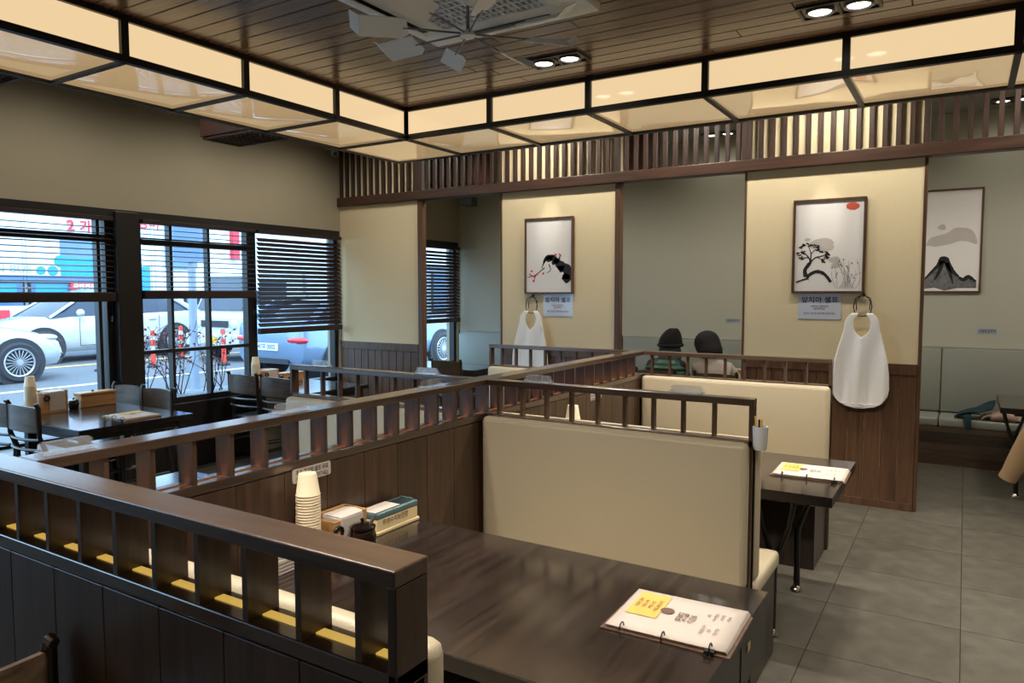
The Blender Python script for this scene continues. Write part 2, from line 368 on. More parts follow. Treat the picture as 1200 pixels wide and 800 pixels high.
# ------------------------------------------------------------------ blinds
def blind(label, y0, y1, ztop, zbot, tilt, pitch=.046, th=.03):
    t = thing('venetian_blind', label, 'blind', (-6.15, (y0+y1)/2, zbot), 'wooden blinds in the street windows')
    xc = -6.15
    part('head_rail', MB().box(xc-.03, xc+.03, y0, y1, ztop-.035, ztop), M['blind'], t, bevel=.003)
    part('bottom_rail', MB().rbox(xc-.027, xc+.027, y0, y1, zbot, zbot+th*2, .008, 2), M['blind'], t)
    n = int((ztop-.05-zbot-th*2)/pitch)
    bm = MB().box(-.025, .025, y0-(y0+y1)/2, y1-(y0+y1)/2, -.0024, .0024)
    me = mesh_of('slat', bm, M['blind'])
    for i in range(n): inst('slat', me, t, (xc, (y0+y1)/2, zbot+th*2+pitch*(i+.7)), (0, tilt, 0))
    k = max(2, int((y1-y0)/.45))
    for i in range(k):
        yy = y0 + .1 + (y1-y0-.2)*i/(k-1)
        part('ladder_cord', MB().tube([(xc+.027, yy, zbot+.05), (xc+.027, yy, ztop-.03)], .0012, 4).tube([(xc+.027, yy, zbot+.05), (xc-.027, yy, zbot+.05)], .0012, 4).tube([(xc-.027, yy, zbot+.05), (xc-.027, yy, ztop-.03)], .0012, 4), M['blind'], t)
    part('pull_cord', MB().tube([(xc+.035, y1-.04, ztop-.03), (xc+.035, y1-.04, zbot-.12)], .0015, 4).lathe([(.003, zbot-.17), (.008, zbot-.165), (.006, zbot-.12)], (xc+.035, y1-.04), 8), M['black'], t)
    return t
blind('dark blind half lowered with open slats in the wide window left of the black column', .95, 3.5, 2.29, 1.575, R(9), th=.04)
blind('dark wooden blind half lowered with open slats in the window divided by glazing bars', 3.76, 4.95, 2.29, 1.595, R(9), th=.038)
blind('reddish brown blind with tilted slats lowered further in the corner window', 4.99, 6.15, 2.29, 1.225, R(46))
blind('brown blind seen through the left doorway of the dividing wall', 6.47, 8.48, 2.29, 1.235, R(42))

# ------------------------------------------------------------------ ceiling light box
lb = thing('ceiling_light_box', 'long lit ceiling light box of cream panels in a black frame around the wooden ceiling', 'light', (IX0, IY1, ZB))
fr = MB(); hb = .018
def bar_x(x0, x1, y, z, h=hb): fr.box(x0, x1, y-h, y+h, z-h, z+h)
def bar_y(x, y0, y1, z, h=hb): fr.box(x-h, x+h, y0, y1, z-h, z+h)
OX0, OX1, OY0, OY1 = IX0-.70, IX1+.70, IY0-.7, IY1+.725
for z in (ZB+.012, ZC-.012):
    bar_x(IX0-hb, IX1+hb, IY1, z); bar_y(IX0, IY0, IY1, z); bar_x(IX0, IX1, IY0, z); bar_y(IX1, IY0, IY1, z)
for (a0, a1, y_) in ((OX0, OX1, OY1), (OX0, OX1, OY0)): fr.box(a0, a1, y_-.014, y_+.014, ZB-.012, ZB+.03)
for (x_, c0, c1) in ((OX0, OY0, OY1), (OX1, OY0, OY1)): fr.box(x_-.014, x_+.014, c0, c1, ZB-.012, ZB+.03)
xs = [IX0 + .77*i for i in range(9)]; ys = [IY1 - .735*i for i in range(11)]
for x_ in xs:
    for y_, o_ in ((IY1, OY1), (IY0, OY0)):
        fr.box(x_-.02, x_+.02, y_-.02, y_+.02, ZB, ZC); fr.box(x_-.016, x_+.016, min(y_, o_), max(y_, o_), ZB-.01, ZB+.02)
for y_ in ys:
    for x_, o_ in ((IX0, OX0), (IX1, OX1)):
        fr.box(x_-.02, x_+.02, y_-.02, y_+.02, ZB, ZC); fr.box(min(x_, o_), max(x_, o_), y_-.016, y_+.016, ZB-.01, ZB+.02)
part('frame', fr, M['black'], lb)
part('outer_board', MB().box(OX0-.012, OX0+.005, OY0, OY1, ZB+.03, ZO).box(OX1-.005, OX1+.012, OY0, OY1, ZB+.03, ZO).box(OX0, OX1, OY1-.005, OY1+.012, ZB+.03, ZO).box(OX0, OX1, OY0-.012, OY0+.005, ZB+.03, ZO), M['black'], lb)
part('top_board', MB().box(OX0, IX0, OY0, OY1, ZC+.1, ZC+.12).box(IX1, OX1, OY0, OY1, ZC+.1, ZC+.12).box(IX0, IX1, IY1, OY1, ZC+.1, ZC+.12).box(IX0, IX1, OY0, IY0, ZC+.1, ZC+.12), M['black'], lb)
for a, c in zip(xs[:-1], xs[1:]):
    for y_, s in ((IY1, 1), (IY0, -1)):
        part('side_panel', MB().box(a+.02, c-.02, y_+.004*s, y_+.008*s, ZB+.03, ZC-.03), M['lit_side'], lb)
        part('bottom_panel', MB().grid(lambda u, v: (a+.016+(c-a-.032)*u, y_+s*(.02+.68*v), ZB+.006-.016*math.sin(math.pi*u)*math.sin(math.pi*v)), 10, 8), M['lit_bottom'], lb, smooth=True)
for c, a in zip(ys[:-1], ys[1:]):
    for x_, s in ((IX0, -1), (IX1, 1)):
        part('side_panel', MB().box(x_+.004*s, x_+.008*s, a+.02, c-.02, ZB+.03, ZC-.03), M['lit_side'], lb)
        part('bottom_panel', MB().grid(lambda u, v: (x_+s*(.02+.665*v), a+.016+(c-a-.032)*u, ZB+.006-.016*math.sin(math.pi*u)*math.sin(math.pi*v)), 10, 8), M['lit_bottom'], lb, smooth=True)
for x_, x2 in ((IX0, OX0), (IX1, OX1)):
    for y_, y2 in ((IY1, OY1), (IY0, OY0)):
        part('corner_panel', MB().box(min(x_, x2)+.016, max(x_, x2)-.016, min(y_, y2)+.016, max(y_, y2)-.016, ZB, ZB+.006), M['lit_bottom'], lb)

# ------------------------------------------------------------------ recessed twin downlights
def downlight(label, x, y, z, aim=None, power=DOWN_W, ang=110):
    t = thing('twin_downlight', label, 'light', (x, y, z), 'recessed twin ceiling lamps')
    b = MB()
    b.box(x-.185, x+.185, y-.095, y-.08, z-.012, z).box(x-.185, x+.185, y+.08, y+.095, z-.012, z)
    for a in (-.185, -.007, .171): b.box(x+a, x+a+.014, y-.08, y+.08, z-.012, z)
    part('housing', b, M['black'], t)
    part('recess_plate', MB().box(x-.171, x+.171, y-.08, y+.08, z-.003, z), M['steel'], t)
    for k, dx in enumerate((-.088, .088)):
        r = part('ring', MB().lathe([(.052, z-.003), (.066, z-.006), (.070, z-.016), (.062, z-.02), (.054, z-.014)], (x+dx, y), 24, cap=False), M['steel'], t, smooth=True)
        part('lens', MB().lathe([(.001, z-.0155), (.03, z-.015), (.052, z-.011), (.053, z-.004)], (x+dx, y), 24), M['lamp'], r, smooth=True)
        ld = bpy.data.lights.new('bulb', 'SPOT'); ld.energy = power; ld.color = (1, .92, .80); ld.spot_size = R(ang); ld.spot_blend = .6; ld.shadow_soft_size = .045
        lo = new('bulb', ld, t, (dx, 0, -.04))
    return t
downlight('twin downlight in the plank ceiling just beyond the ceiling fan', -2.14, 3.96, ZC)
downlight('twin downlight at the top edge of the ceiling near the right', -.575, 3.97, ZC)
downlight('unseen twin downlight added overhead in the plank ceiling above the near booth', -2.14, 1.0, ZC)  # this and the next three are out of view, added for more light
downlight('unseen twin downlight added overhead in the plank ceiling above the aisle', -.575, 1.0, ZC)
downlight('unseen twin downlight added in the plank ceiling far to the right', 1.2, 3.97, ZC)
downlight('unseen twin downlight added in the plank ceiling behind the viewpoint', .6, -1.4, ZC)
downlight('twin downlight of the rear room seen between the transom slats in the middle', -2.39, 8.25, ZO, power=2, ang=150)
downlight('twin downlight of the rear room seen between the transom slats at the right edge', .32, 8.2, ZO, power=2, ang=150)
for lab, x in (('unseen rear room downlight added above the passage before the mountain picture', .7), ('unseen rear room downlight added above the passage behind the seated people', -1.7), ('unseen rear room downlight added above the passage far to the right', 2.6)): downlight(lab, x, 6.95, ZO, power=REAR_W/2, ang=160)  # unseen lamps added to brighten the rear room
downlight('unseen twin downlight added in the rear room above the window side table', -4.25, 6.85, ZO, power=REAR_W/2, ang=160)  # one more unseen lamp added for the rear room
for lab, x, y in (('unseen ceiling downlight added near the window wall above the left table', -5.2, 2.95), ('unseen ceiling downlight added near the window wall above the corner window', -5.2, 5.35), ('unseen ceiling downlight added near the window wall above the glazing bar window', -5.2, 4.3), ('ceiling downlight near the window wall beyond the left edge, unseen and added', -5.2, 1.4), ('unseen ceiling downlight added near the window wall behind the viewpoint', -5.2, -.2),
                  ('unseen ceiling downlight added in front of the plum blossom pier', -3.4, 5.62), ('unseen ceiling downlight added in front of the middle opening', -2.1, 5.62), ('unseen ceiling downlight added in front of the pine tree pier', -.9, 5.62), ('unseen ceiling downlight added in front of the right opening', .6, 5.62)):
    downlight(lab, x, y, ZO, power=(BACK_W if y > 5.5 else WASH_W)/2, ang=168)  # unseen lamps added behind the light box to brighten window wall and piers
def added_wall_spot(label, loc, target, power=SPOT_W, ang=16):  # out-of-view spot added to brighten a pier around its picture
    t = thing('added_spotlight', label, 'light', loc, 'small unseen spots added to light the pictures')
    d = (Vector(target) - Vector(loc)).normalized(); l = Vector(loc)
    part('mount', MB().lathe([(.03, l.z), (.03, l.z-.012)], (l.x, l.y), 16), M['black'], t)
    c = l + Vector((0, 0, -.05))
    part('stem', MB().tube([l, c], .006, 8), M['black'], t)
    part('head', MB().tube([c - d*.04, c + d*.05], .028, 16), M['black'], t)
    part('lens', MB().tube([c + d*.05, c + d*.053], .022, 16), M['lamp'], t)
    ld = bpy.data.lights.new('bulb', 'SPOT'); ld.energy = power; ld.color = (1, .93, .82); ld.spot_size = R(ang); ld.spot_blend = .8; ld.shadow_soft_size = .02
    lo = new('bulb', ld, t, c + d*.07 - l); lo.rotation_euler = d.to_track_quat('-Z', 'Y').to_euler()
added_wall_spot('unseen black spotlight added to brighten the plum blossom picture', (-3.3, 5.55, ZO), (-3.42, YB, 2.34))
added_wall_spot('unseen black spotlight added to brighten the pine tree picture', (-1.0, 5.55, ZO), (-.95, YB, 2.30))

# ================================================================== PARTITIONS, BENCHES, TABLES
ZR = 1.23
def partition(label, axis, a0, a1, c0, c1, ends=(True, True), first=.12, pitch=.134, led=None, bdepth=.012, boards=.2, closed=None):
    wm = M['part_x'] if axis == 'x' else M['part_y']
    Q = (lambda A0, A1, C0, C1, z0, z1, mb, r=0: (mb.box(A0, A1, C0, C1, z0, z1) if axis == 'x' else mb.box(C0, C1, A0, A1, z0, z1)))
    t = thing('slatted_partition', label, 'partition', (((a0+a1)/2, (c0+c1)/2, 0) if axis == 'x' else ((c0+c1)/2, (a0+a1)/2, 0)), 'wooden partitions between the booths')
    part('core', Q(a0, a1, c0+.011, c1-.011, 0, 1.035, MB()), wm, t)
    gm = (c0+c1)/2
    if axis == 'y': part('sill', Q(a0, a1, c0, gm-.010, 1.035, 1.065, Q(a0, a1, gm+.012, c1, 1.035, 1.065, MB())), wm, t, bevel=.002)
    else: part('sill', Q(a0, a1, c0, c1, 1.035, 1.065, MB()), wm, t, bevel=.003)
    part('top_rail', Q(a0, a1, c0-.003, c1+.003, ZR-.028, ZR, MB()), wm, t, bevel=.003)
    e0, e1 = a0, a1
    if ends[0]: part('end_post', Q(a0, a0+.018, c0, c1, 0, ZR-.028, MB()), M['part_z'], t, bevel=.002); e0 = a0 + .018
    if ends[1]: part('end_post', Q(a1-.018, a1, c0, c1, 0, ZR-.028, MB()), M['part_z'], t, bevel=.002); e1 = a1 - .018
    me = mesh_of('baluster', Q(-.007, .007, -(c1-c0)/2+bdepth, (c1-c0)/2-bdepth, 1.065, ZR-.028, MB()), M['part_z'])
    a = a0 + first
    while a < e1 - .05:
        inst('baluster', me, t, (a, (c0+c1)/2, 0) if axis == 'x' else ((c0+c1)/2, a, 0)); a += pitch
    n = max(1, round((e1-e0)/boards)); wd = (e1-e0)/n
    for side in (0, 1):
        lo, hi = (c0+.003, c0+.011) if side == 0 else (c1-.011, c1-.003)
        mc = (c0+c1)/2
        mb = mesh_of('board', Q(-wd/2+.0012, wd/2-.0012, lo-mc, hi-mc, .08, 1.03, MB()), M['part_z'], bevel=.0015)
        for i in range(n):
            aa = e0 + wd*(i+.5); inst('board', mb, t, (aa, mc, 0) if axis == 'x' else (mc, aa, 0))
    part('skirting', Q(e0, e1, c0, c1, 0, .08, MB()), wm, t, bevel=.002)
    if led:
        mid = (c0+c1)/2
        part('led_strip', Q(e0+.01, e1-.01, mid-.003, mid+.017, 1.065, 1.0675, MB()) if axis == 'x' else Q(e0, e1, mid-.008, mid+.01, 1.036, 1.041, MB()), M[led], t, label='thin warm light strip along the sill')
    return t
partition('long low wooden partition running away from the viewer between both rows of booths', 'y', .905, 5.02, -2.055, -1.965, (False, False), .045, .134, 'led2', .008)
partition('front wooden partition with deep slats nearest the viewer, lower left', 'x', -3.35, -.717, .822, .90, (True, True), .085, .137, 'led', .004)
partition('wooden partition above the cream bench back facing the near walnut table', 'x', -1.962, -.695, 2.93, 2.982, (False, True), .058, .131)
partition('left wooden partition standing free before the window with the red tail lamp', 'x', -3.35, -2.058, 2.93, 2.982, (True, False), .11, .134)
partition('rear wooden partition in front of the two seated people', 'x', -1.962, -.70, 4.965, 5.02, (False, True), .058, .131)
partition('rear left wooden partition in front of the smaller looking apron', 'x', -3.30, -2.058, 4.965, 5.02, (True, False), .11, .134)

def bench(label, x0, x1, yb, s, top=1.06, th=.062, depth=.46, z_seat=.47, mat='cream', group='cream booth benches'):
    t = thing('booth_bench', label, 'bench', ((x0+x1)/2, yb, 0), group)
    y0, y1 = sorted((yb, yb+s*th)); part('back_cushion', MB().rbox(x0, x1, y0, y1, z_seat, top, .026, 3), M[mat], t, smooth=True)
    y0, y1 = sorted((yb, yb+s*depth)); part('seat_cushion', MB().rbox(x0, x1, y0, y1, z_seat-.075, z_seat, .022, 3), M[mat], t, smooth=True)
    y0, y1 = sorted((yb, yb+s*(depth-.05))); part('base', MB().box(x0+.004, x1-.012, y0, y1, 0, z_seat-.075), M['black_wood'], t, bevel=.003)
    sx = x1-.004
    yy = sorted((yb+s*.012, yb+s*(th-.008)))
    part('piping', MB().tube([(sx-.02, yb+s*(th-.003), z_seat+.03), (sx-.02, yb+s*(th-.003), top-.04)], .0035, 6).tube([(x0+.03, yb+s*(th-.006), top-.012), (sx-.03, yb+s*(th-.006), top-.012)], .003, 6), M[mat], t)
    return t
bench('cream booth bench with its back to the front partition, mostly hidden, near walnut table', -1.955, -.72, .903, 1, 1.072, .058, .44)
bench('large cream booth bench facing the viewer behind the near walnut table', -1.955, -.70, 2.928, -1, 1.06, .062)
bench('cream booth bench seen edge on, back to back with the large cream bench', -1.955, -.683, 2.984, 1, 1.06, .072)
bench('cream booth bench facing the viewer beyond the farther menu table', -1.955, -.70, 4.963, -1, 1.06, .062)
bench('cream booth bench left of the long partition, seen through its slats', -3.33, -2.062, 2.928, -1, 1.05, .062)
bench('cream booth bench farther back left of the long partition, below the hanging apron', -3.28, -2.062, 4.963, -1, 1.055, .062)
bench('cream booth bench left of the long partition behind the front rail', -3.33, -2.062, .903, 1, 1.06, .06)

def y_leg(t, x, y, ztop, s=1):
    b = MB(); k = Vector((x, y, .36))
    b.tube([(x, y + .015*s, .02), k], .017, 8)
    b.tube([k - Vector((0,0,.01)), (x-.06, y-.01*s, .52), (x-.10, y-.02*s, ztop)], [.016, .012, .012], 8)
    b.tube([k - Vector((0,0,.01)), (x+.06, y-.01*s, .52), (x+.09, y-.02*s, ztop)], [.016, .012, .012], 8)
    l = part('leg', b, M['black'], t, smooth=True)
    part('foot', MB().lathe([(.03, 0), (.034, .006), (.03, .018), (.018, .03), (.012, .036)], (x, y+.015*s), 16), M['chrome'], l, smooth=True, label='chrome foot')
def booth_table(label, x0, x1, y0, y1, z=.735, drawer=False, il=.25):
    t = thing('booth_table', label, 'table', ((x0+x1)/2, (y0+y1)/2, 0), 'dark walnut booth tables')
    part('tabletop', MB().rbox(x0, x1, y0, y1, z-.046, z-.002, .002, 1, 1).box(x0+.001, x1-.001, y0+.001, y1-.001, z-.004, z), [M['table'], M['table_edge']], t)
    for s, yy in ((1, y1-.12), (-1, y0+.12)):
        y_leg(t, x1-.268, yy, z-.046, s); y_leg(t, x0+il, yy, z-.046, s)
    part('under_frame', MB().box(x0+.1, x1-.12, y0+.1, y0+.14, z-.075, z-.046).box(x0+.1, x1-.12, y1-.14, y1-.1, z-.075, z-.046), M['black'], t)
    if drawer:
        d = part('drawer', MB().box(x1-.30, x1-.004, y0+.01, y1-.004, z-.186, z-.046), M['table_edge'], t, bevel=.003)
        part('handle_slot', MB().rbox(x1-.004, x1-.001, y1-.235, y1-.205, z-.092, z-.068, .001, 1), M['cream_plastic'], d, label='pale oval finger slot')
        part('drawer_gap', MB().box(x1-.004, x1-.002, y1-.302, y1-.298, z-.186, z-.05), M['black'], d)
    return t
booth_table('large near dark walnut table with a drawer and a ring bound menu on its corner', -1.958, -.482, 1.44, 2.268, drawer=True)
booth_table('dark walnut table farther back between two cream benches with a menu on it', -1.958, -.473, 3.474, 4.30)
booth_table('dark table left of the long partition glimpsed through its slats', -3.40, -2.062, 1.46, 2.28)
booth_table('dark table farther back left of the long partition, hidden behind its rail', -3.40, -2.062, 3.5, 4.3)

def dining_table(label, x0, x1, y0, y1, z=.735, ia=.345, ib=.07):
    t = thing('dining_table', label, 'table', ((x0+x1)/2, (y0+y1)/2, 0), 'dark dining tables')
    part('tabletop', MB().rbox(x0, x1, y0, y1, z-.04, z-.002, .003, 1, 1).box(x0+.001, x1-.001, y0+.001, y1-.001, z-.004, z), [M['table'], M['table_edge']], t)
    part('apron', MB().box(x0+.05, x1-.05, y0+.05, y1-.05, z-.09, z-.04), M['black_wood'], t, bevel=.003)
    for a in (x0+ia, x1-ib):
        for c in (y0+.07, y1-.07):
            part('leg', MB().box(a-.03, a+.03, c-.03, c+.03, 0, z-.04), M['black_wood'], t, bevel=.004)
    return t
dining_table('dark dining table by the wide window holding napkin boxes, far left', -6.11, -4.965, 2.556, 3.40)
dining_table('dark dining table by the window with the glazing bars, two chairs before it', -6.11, -5.05, 4.62, 5.42)
dining_table('dark dining table in the rear room seen through the left doorway', -6.11, -4.9, 7.04, 7.72, ib=.45)
dining_table('dark table in the rear room before the two seated people', -3.4, -1.5, 7.42, 7.98, ia=.47)
t4 = booth_table('dark table at the right edge of the photo before the grey green banquette', .27, 1.5, 6.97, 7.86, il=.13)

# ------------------------------------------------------------------ chairs
def make_chair(label):
    t = thing('dining_chair', label, 'chair', (0, 0, 0), 'dark wooden dining chairs')
    def cur(u): a = (u-.5)*1.55; return .29*math.sin(a), -.235 + .13*(1-math.cos(a))
    part('seat', MB().rbox(-.205, .205, -.19, .21, .42, .46, .018, 3), M['black_wood'], t, smooth=True)
    def bfn(off):
        return lambda u, v: (cur(u)[0]*(1+off*.06), cur(u)[1]-off*.014, .69 + .17*v + (.0 if v < .5 else .012*math.sin(math.pi*u)))
    b = MB().grid(bfn(0), 14, 4).grid(bfn(1), 14, 4)
    n = 15
    for i in range(14):
        for j in (0, 4): b.f.append((j*n+i, j*n+i+1, 75+j*n+i+1, 75+j*n+i)); b.m.append(0)
    for j in range(4):
        for i in (0, 14): b.f.append((j*n+i, (j+1)*n+i, 75+(j+1)*n+i, 75+j*n+i)); b.m.append(0)
    part('backrest', b, M['chair_back'], t, smooth=True)
    for z in (.565, .635):
        part('back_slat', MB().tube([(cur(k/10)[0]*.96, cur(k/10)[1]-.004, z) for k in range(11)], .011, 8), M['black_wood'], t, smooth=True)
    for s in (-1, 1):
        ex, ey = cur(1)[0]*s, cur(1)[1]
        part('back_post', MB().tube([(s*.185, -.17, .44), (s*.198, -.165, .55), (ex, ey-.006, .66), (ex, ey-.008, .86), (ex, ey-.02, .885), (ex, ey-.035, .88)], [.018, .017, .016, .017, .016, .012], 8), M['black_wood'], t, smooth=True)
        part('leg', MB().tube([(s*.18, -.17, .43), (s*.20, -.23, 0)], [.019, .014], 8), M['black_wood'], t, smooth=True)
        part('leg', MB().tube([(s*.175, .18, .43), (s*.19, .20, 0)], [.02, .014], 8), M['black_wood'], t, smooth=True)
        part('stretcher', MB().tube([(s*.186, -.195, .22), (s*.182, .19, .22)], .009, 8), M['black_wood'], t, smooth=True)
    return t
chairs = [(-5.965, 3.27, math.pi, 'dark chair on the far side of the window table, nearest the wide window'),
          (-5.55, 3.27, math.pi, 'dark chair on the far side of the window table, beside the black column'),
          (-5.56, 2.70, 0, 'dark chair on the near side of the window table, beside its napkin caddy'),
          (-5.975, 2.70, 0, 'dark chair at the left edge, near side of the window table'),
          (-5.86, 4.76, 0, 'dark chair with curved back before the glazing bar window, left of its neighbour'),
          (-5.39, 4.76, 0, 'dark chair with curved back before the corner window, next to the cream bench top'),
          (-1.91, .59, math.pi/2, 'dark chair corner at the bottom left, against the front partition'),
          (-5.06, 6.93, 0, 'black chair back in the rear room seen through the left doorway'),
          (-2.64, 7.22, 0, 'dark chair under the person in the black knit cap'),
          (-2.03, 7.22, 0, 'dark chair under the person with the black bob'),
          (-3.22, 7.22, 0, 'dark chair in the rear room hidden behind the plum blossom pier'),
          (.95, 6.78, 0, 'dark chair holding the tan coat at the right edge')]
c0 = None
for (x, y, rz, lab) in chairs:
    if c0 is None:
        c0 = make_chair(lab); c0.location = (x, y, 0); c0.rotation_euler = (0, 0, rz)
    else: dup(c0, (x, y, 0), rz, lab)

# ------------------------------------------------------------------ rear banquette
bq = thing('banquette', 'long grey green upholstered banquette along the far wall of the rear room', 'bench', (-1, 8.5, 0))
joints = [-6.15, -4.98, -3.78, -2.58, -1.38, -.18, 1.02, 2.22, 3.4]
for a, c in zip(joints[:-1], joints[1:]):
    part('back_panel', MB().rbox(a+.003, c-.003, 8.46, 8.545, .46, 1.095, .012, 2), M['green_vinyl'], bq, smooth=True)
    part('seat_panel', MB().rbox(a+.003, c-.003, 8.03, 8.46, .37, .455, .02, 3), M['green_vinyl'], bq, smooth=True)
part('seat_board', MB().box(-6.15, 3.4, 8.02, 8.5, .32, .37), M['part_x'], bq, bevel=.003)
part('base', MB().box(-6.15, 3.4, 8.06, 8.5, 0, .32), M['part_x'], bq)
part('cap_rail', MB().box(-6.15, 3.4, 8.47, 8.549, 1.095, 1.112), M['green_vinyl'], bq, bevel=.003)

# ================================================================== CEILING THINGS
ac = thing('air_conditioner', 'white ceiling cassette air conditioner above the fan blades', 'air conditioner', (-2.03, 2.80, ZC))
AX0, AX1, AY0, AY1, AZ = -2.525, -1.54, 2.31, 3.295, 3.0
b = MB(); h0 = .20
b.rbox(AX0, AX1, AY0, AY0+h0, AZ, ZC, .012, 2).rbox(AX0, AX1, AY1-h0, AY1, AZ, ZC, .012, 2).rbox(AX0, AX0+h0, AY0+h0-.02, AY1-h0+.02, AZ, ZC, .012, 2).rbox(AX1-h0, AX1, AY0+h0-.02, AY1-h0+.02, AZ, ZC, .012, 2)
part('panel', b, M['ac_white'], ac, smooth=True)
gx0, gx1, gy0, gy1 = AX0+h0-.01, AX1-h0+.01, AY0+h0-.01, AY1-h0+.01
part('filter', MB().box(gx0, gx1, gy0, gy1, AZ+.03, AZ+.035), M['ac_dark'], ac)
gr = MB(); n = 18
for i in range(n+1):
    a = gx0 + (gx1-gx0)*i/n; gr.box(a-.0055, a+.0055, gy0, gy1, AZ+.008, AZ+.022)
for i in range(12):
    a = gy0 + (gy1-gy0)*i/11; gr.box(gx0, gx1, a-.005, a+.005, AZ+.004, AZ+.018)
g = part('grille', gr, M['ac_white'], ac); g['kind'] = 'stuff'
cx, cy = (AX0+AX1)/2, (AY0+AY1)/2; hl = .27
for k in range(4):
    Mx = Matrix.Translation((cx, cy, 0)) @ Matrix.Rotation(k*math.pi/2, 4, 'Z')
    part('air_slot', MB().box(-hl, hl, .385, .425, AZ-.001, AZ+.004).xf(Mx), M['black'], ac)
    part('louvre', MB().box(-hl+.01, hl-.01, -.026, .026, -.003, .003).xf(Mx @ Matrix.Translation((0, .405, AZ-.012)) @ Matrix.Rotation(.55, 4, 'X')), M['ac_white'], ac)
fan = thing('ceiling_fan', 'white eight bladed free spinning fan hanging under the air conditioner', 'fan', (-2.0, 2.837, 2.84))
fx, fy, fz = -2.0, 2.837, 2.845
part('rod', MB().tube([(fx, fy, fz), (fx, fy, AZ+.01)], .008, 8), M['steel'], fan, smooth=True)
part('mount', MB().lathe([(.05, AZ+.012), (.05, AZ-.004), (.02, AZ-.02), (.01, AZ-.03)], (fx, fy), 18), M['ac_white'], fan, smooth=True)
part('hub', MB().lathe([(.015, fz-.02), (.035, fz-.012), (.036, fz+.008), (.015, fz+.016)], (fx, fy), 18), M['ac_white'], fan, smooth=True)
for k in range(8):
    a = R(2 + 45*k); Mx = Matrix.Translation((fx, fy, fz)) @ Matrix.Rotation(a, 4, 'Z')
    bl = part('blade', MB().prism([(.27, -.035), (.30, -.06), (.49, -.07), (.50, .05), (.29, .055)], 'z', -.002, .002).add([(.49, -.07, -.002), (.50, .05, -.002), (.54, .045, .03), (.53, -.055, .03), (.49, -.07, .002), (.50, .05, .002), (.537, .045, .033), (.527, -.055, .033)], [(0, 1, 2, 3), (4, 7, 6, 5), (2, 3, 7, 6), (0, 3, 7, 4), (1, 2, 6, 5)]).xf(Mx @ Matrix.Rotation(R(28), 4, 'X')), M['ac_white'], fan)
    part('spoke', MB().tube([(.03, 0, 0), (.30, 0, 0)], .005, 6).xf(Mx), M['steel'], bl)

def lantern(label, x0, x1, y0, y1, z0, z1=ZO):
    t = thing('lattice_lantern', label, 'lantern', ((x0+x1)/2, (y0+y1)/2, z0), 'square wooden lattice lanterns')
    th = .018
    part('side_board', MB().box(x0, x1, y0, y0+th, z0+.02, z1).box(x0, x1, y1-th, y1, z0+.02, z1).box(x0, x0+th, y0+th, y1-th, z0+.02, z1).box(x1-th, x1, y0+th, y1-th, z0+.02, z1), M['lantern'], t)
    part('bottom_rim', MB().box(x0+.012, x1-.012, y0+.012, y0+.035, z0, z0+.02).box(x0+.012, x1-.012, y1-.035, y1-.012, z0, z0+.02).box(x0+.012, x0+.035, y0+.035, y1-.035, z0, z0+.02).box(x1-.035, x1-.012, y0+.035, y1-.035, z0, z0+.02), M['lantern'], t, bevel=.002)
    lat = MB(); nx, ny = max(4, int((x1-x0)/.055)), max(4, int((y1-y0)/.055))
    for i in range(1, nx): a = x0+.035+(x1-x0-.07)*i/nx; lat.box(a-.006, a+.006, y0+.03, y1-.03, z0+.004, z0+.016)
    for i in range(1, ny): a = y0+.035+(y1-y0-.07)*i/ny; lat.box(x0+.03, x1-.03, a-.006, a+.006, z0+.006, z0+.018)
    part('lattice', lat, M['lantern'], t)['kind'] = 'stuff'
    part('diffuser', MB().box(x0+.02, x1-.02, y0+.02, y1-.02, z0+.02, z0+.024), M['bark'], t)
lantern('dark red brown lattice lantern box under the ceiling above the glazing bar window', -5.15, -4.5, 3.66, 4.03, 2.85)
lantern('dark lattice lantern cut by the left edge, below the light box', -5.15, -4.5, 1.77, 2.13, 2.85)
lantern('brown lantern box in the rear room behind the transom slats over the left doorway', -5.6, -4.93, 7.1, 7.5, 2.93)
lantern('brown lantern box behind the transom slats right of the plum blossom pier', -3.45, -2.8, 7.1, 7.5, 2.93)
cc = thing('security_camera', 'small white security camera in the upper corner beside the transom', 'camera', (-6.06, 6.0, 3.22))
part('bracket', MB().tube([(-6.185, 6.0, 3.27), (-6.12, 6.0, 3.26), (-6.07, 6.0, 3.23)], .012, 8), M['white'], cc, smooth=True)
part('body', MB().tube([(-6.10, 6.03, 3.22), (-6.0, 5.95, 3.19)], .035, 14), M['white'], cc, smooth=True)
part('lens', MB().tube([(-6.0, 5.95, 3.19), (-5.985, 5.938, 3.1855)], .026, 14), M['black'], cc)
sp = thing('wall_speaker', 'small grey speaker high in the far corner of the rear room', 'speaker', (-5.97, 8.5, 2.86))
part('cabinet', MB().rbox(-6.07, -5.87, 8.40, 8.545, 2.86, 2.98, .01, 2), M['steel'], sp)
part('grille_cloth', MB().box(-6.055, -5.885, 8.394, 8.40, 2.875, 2.965), M['pole'], sp)

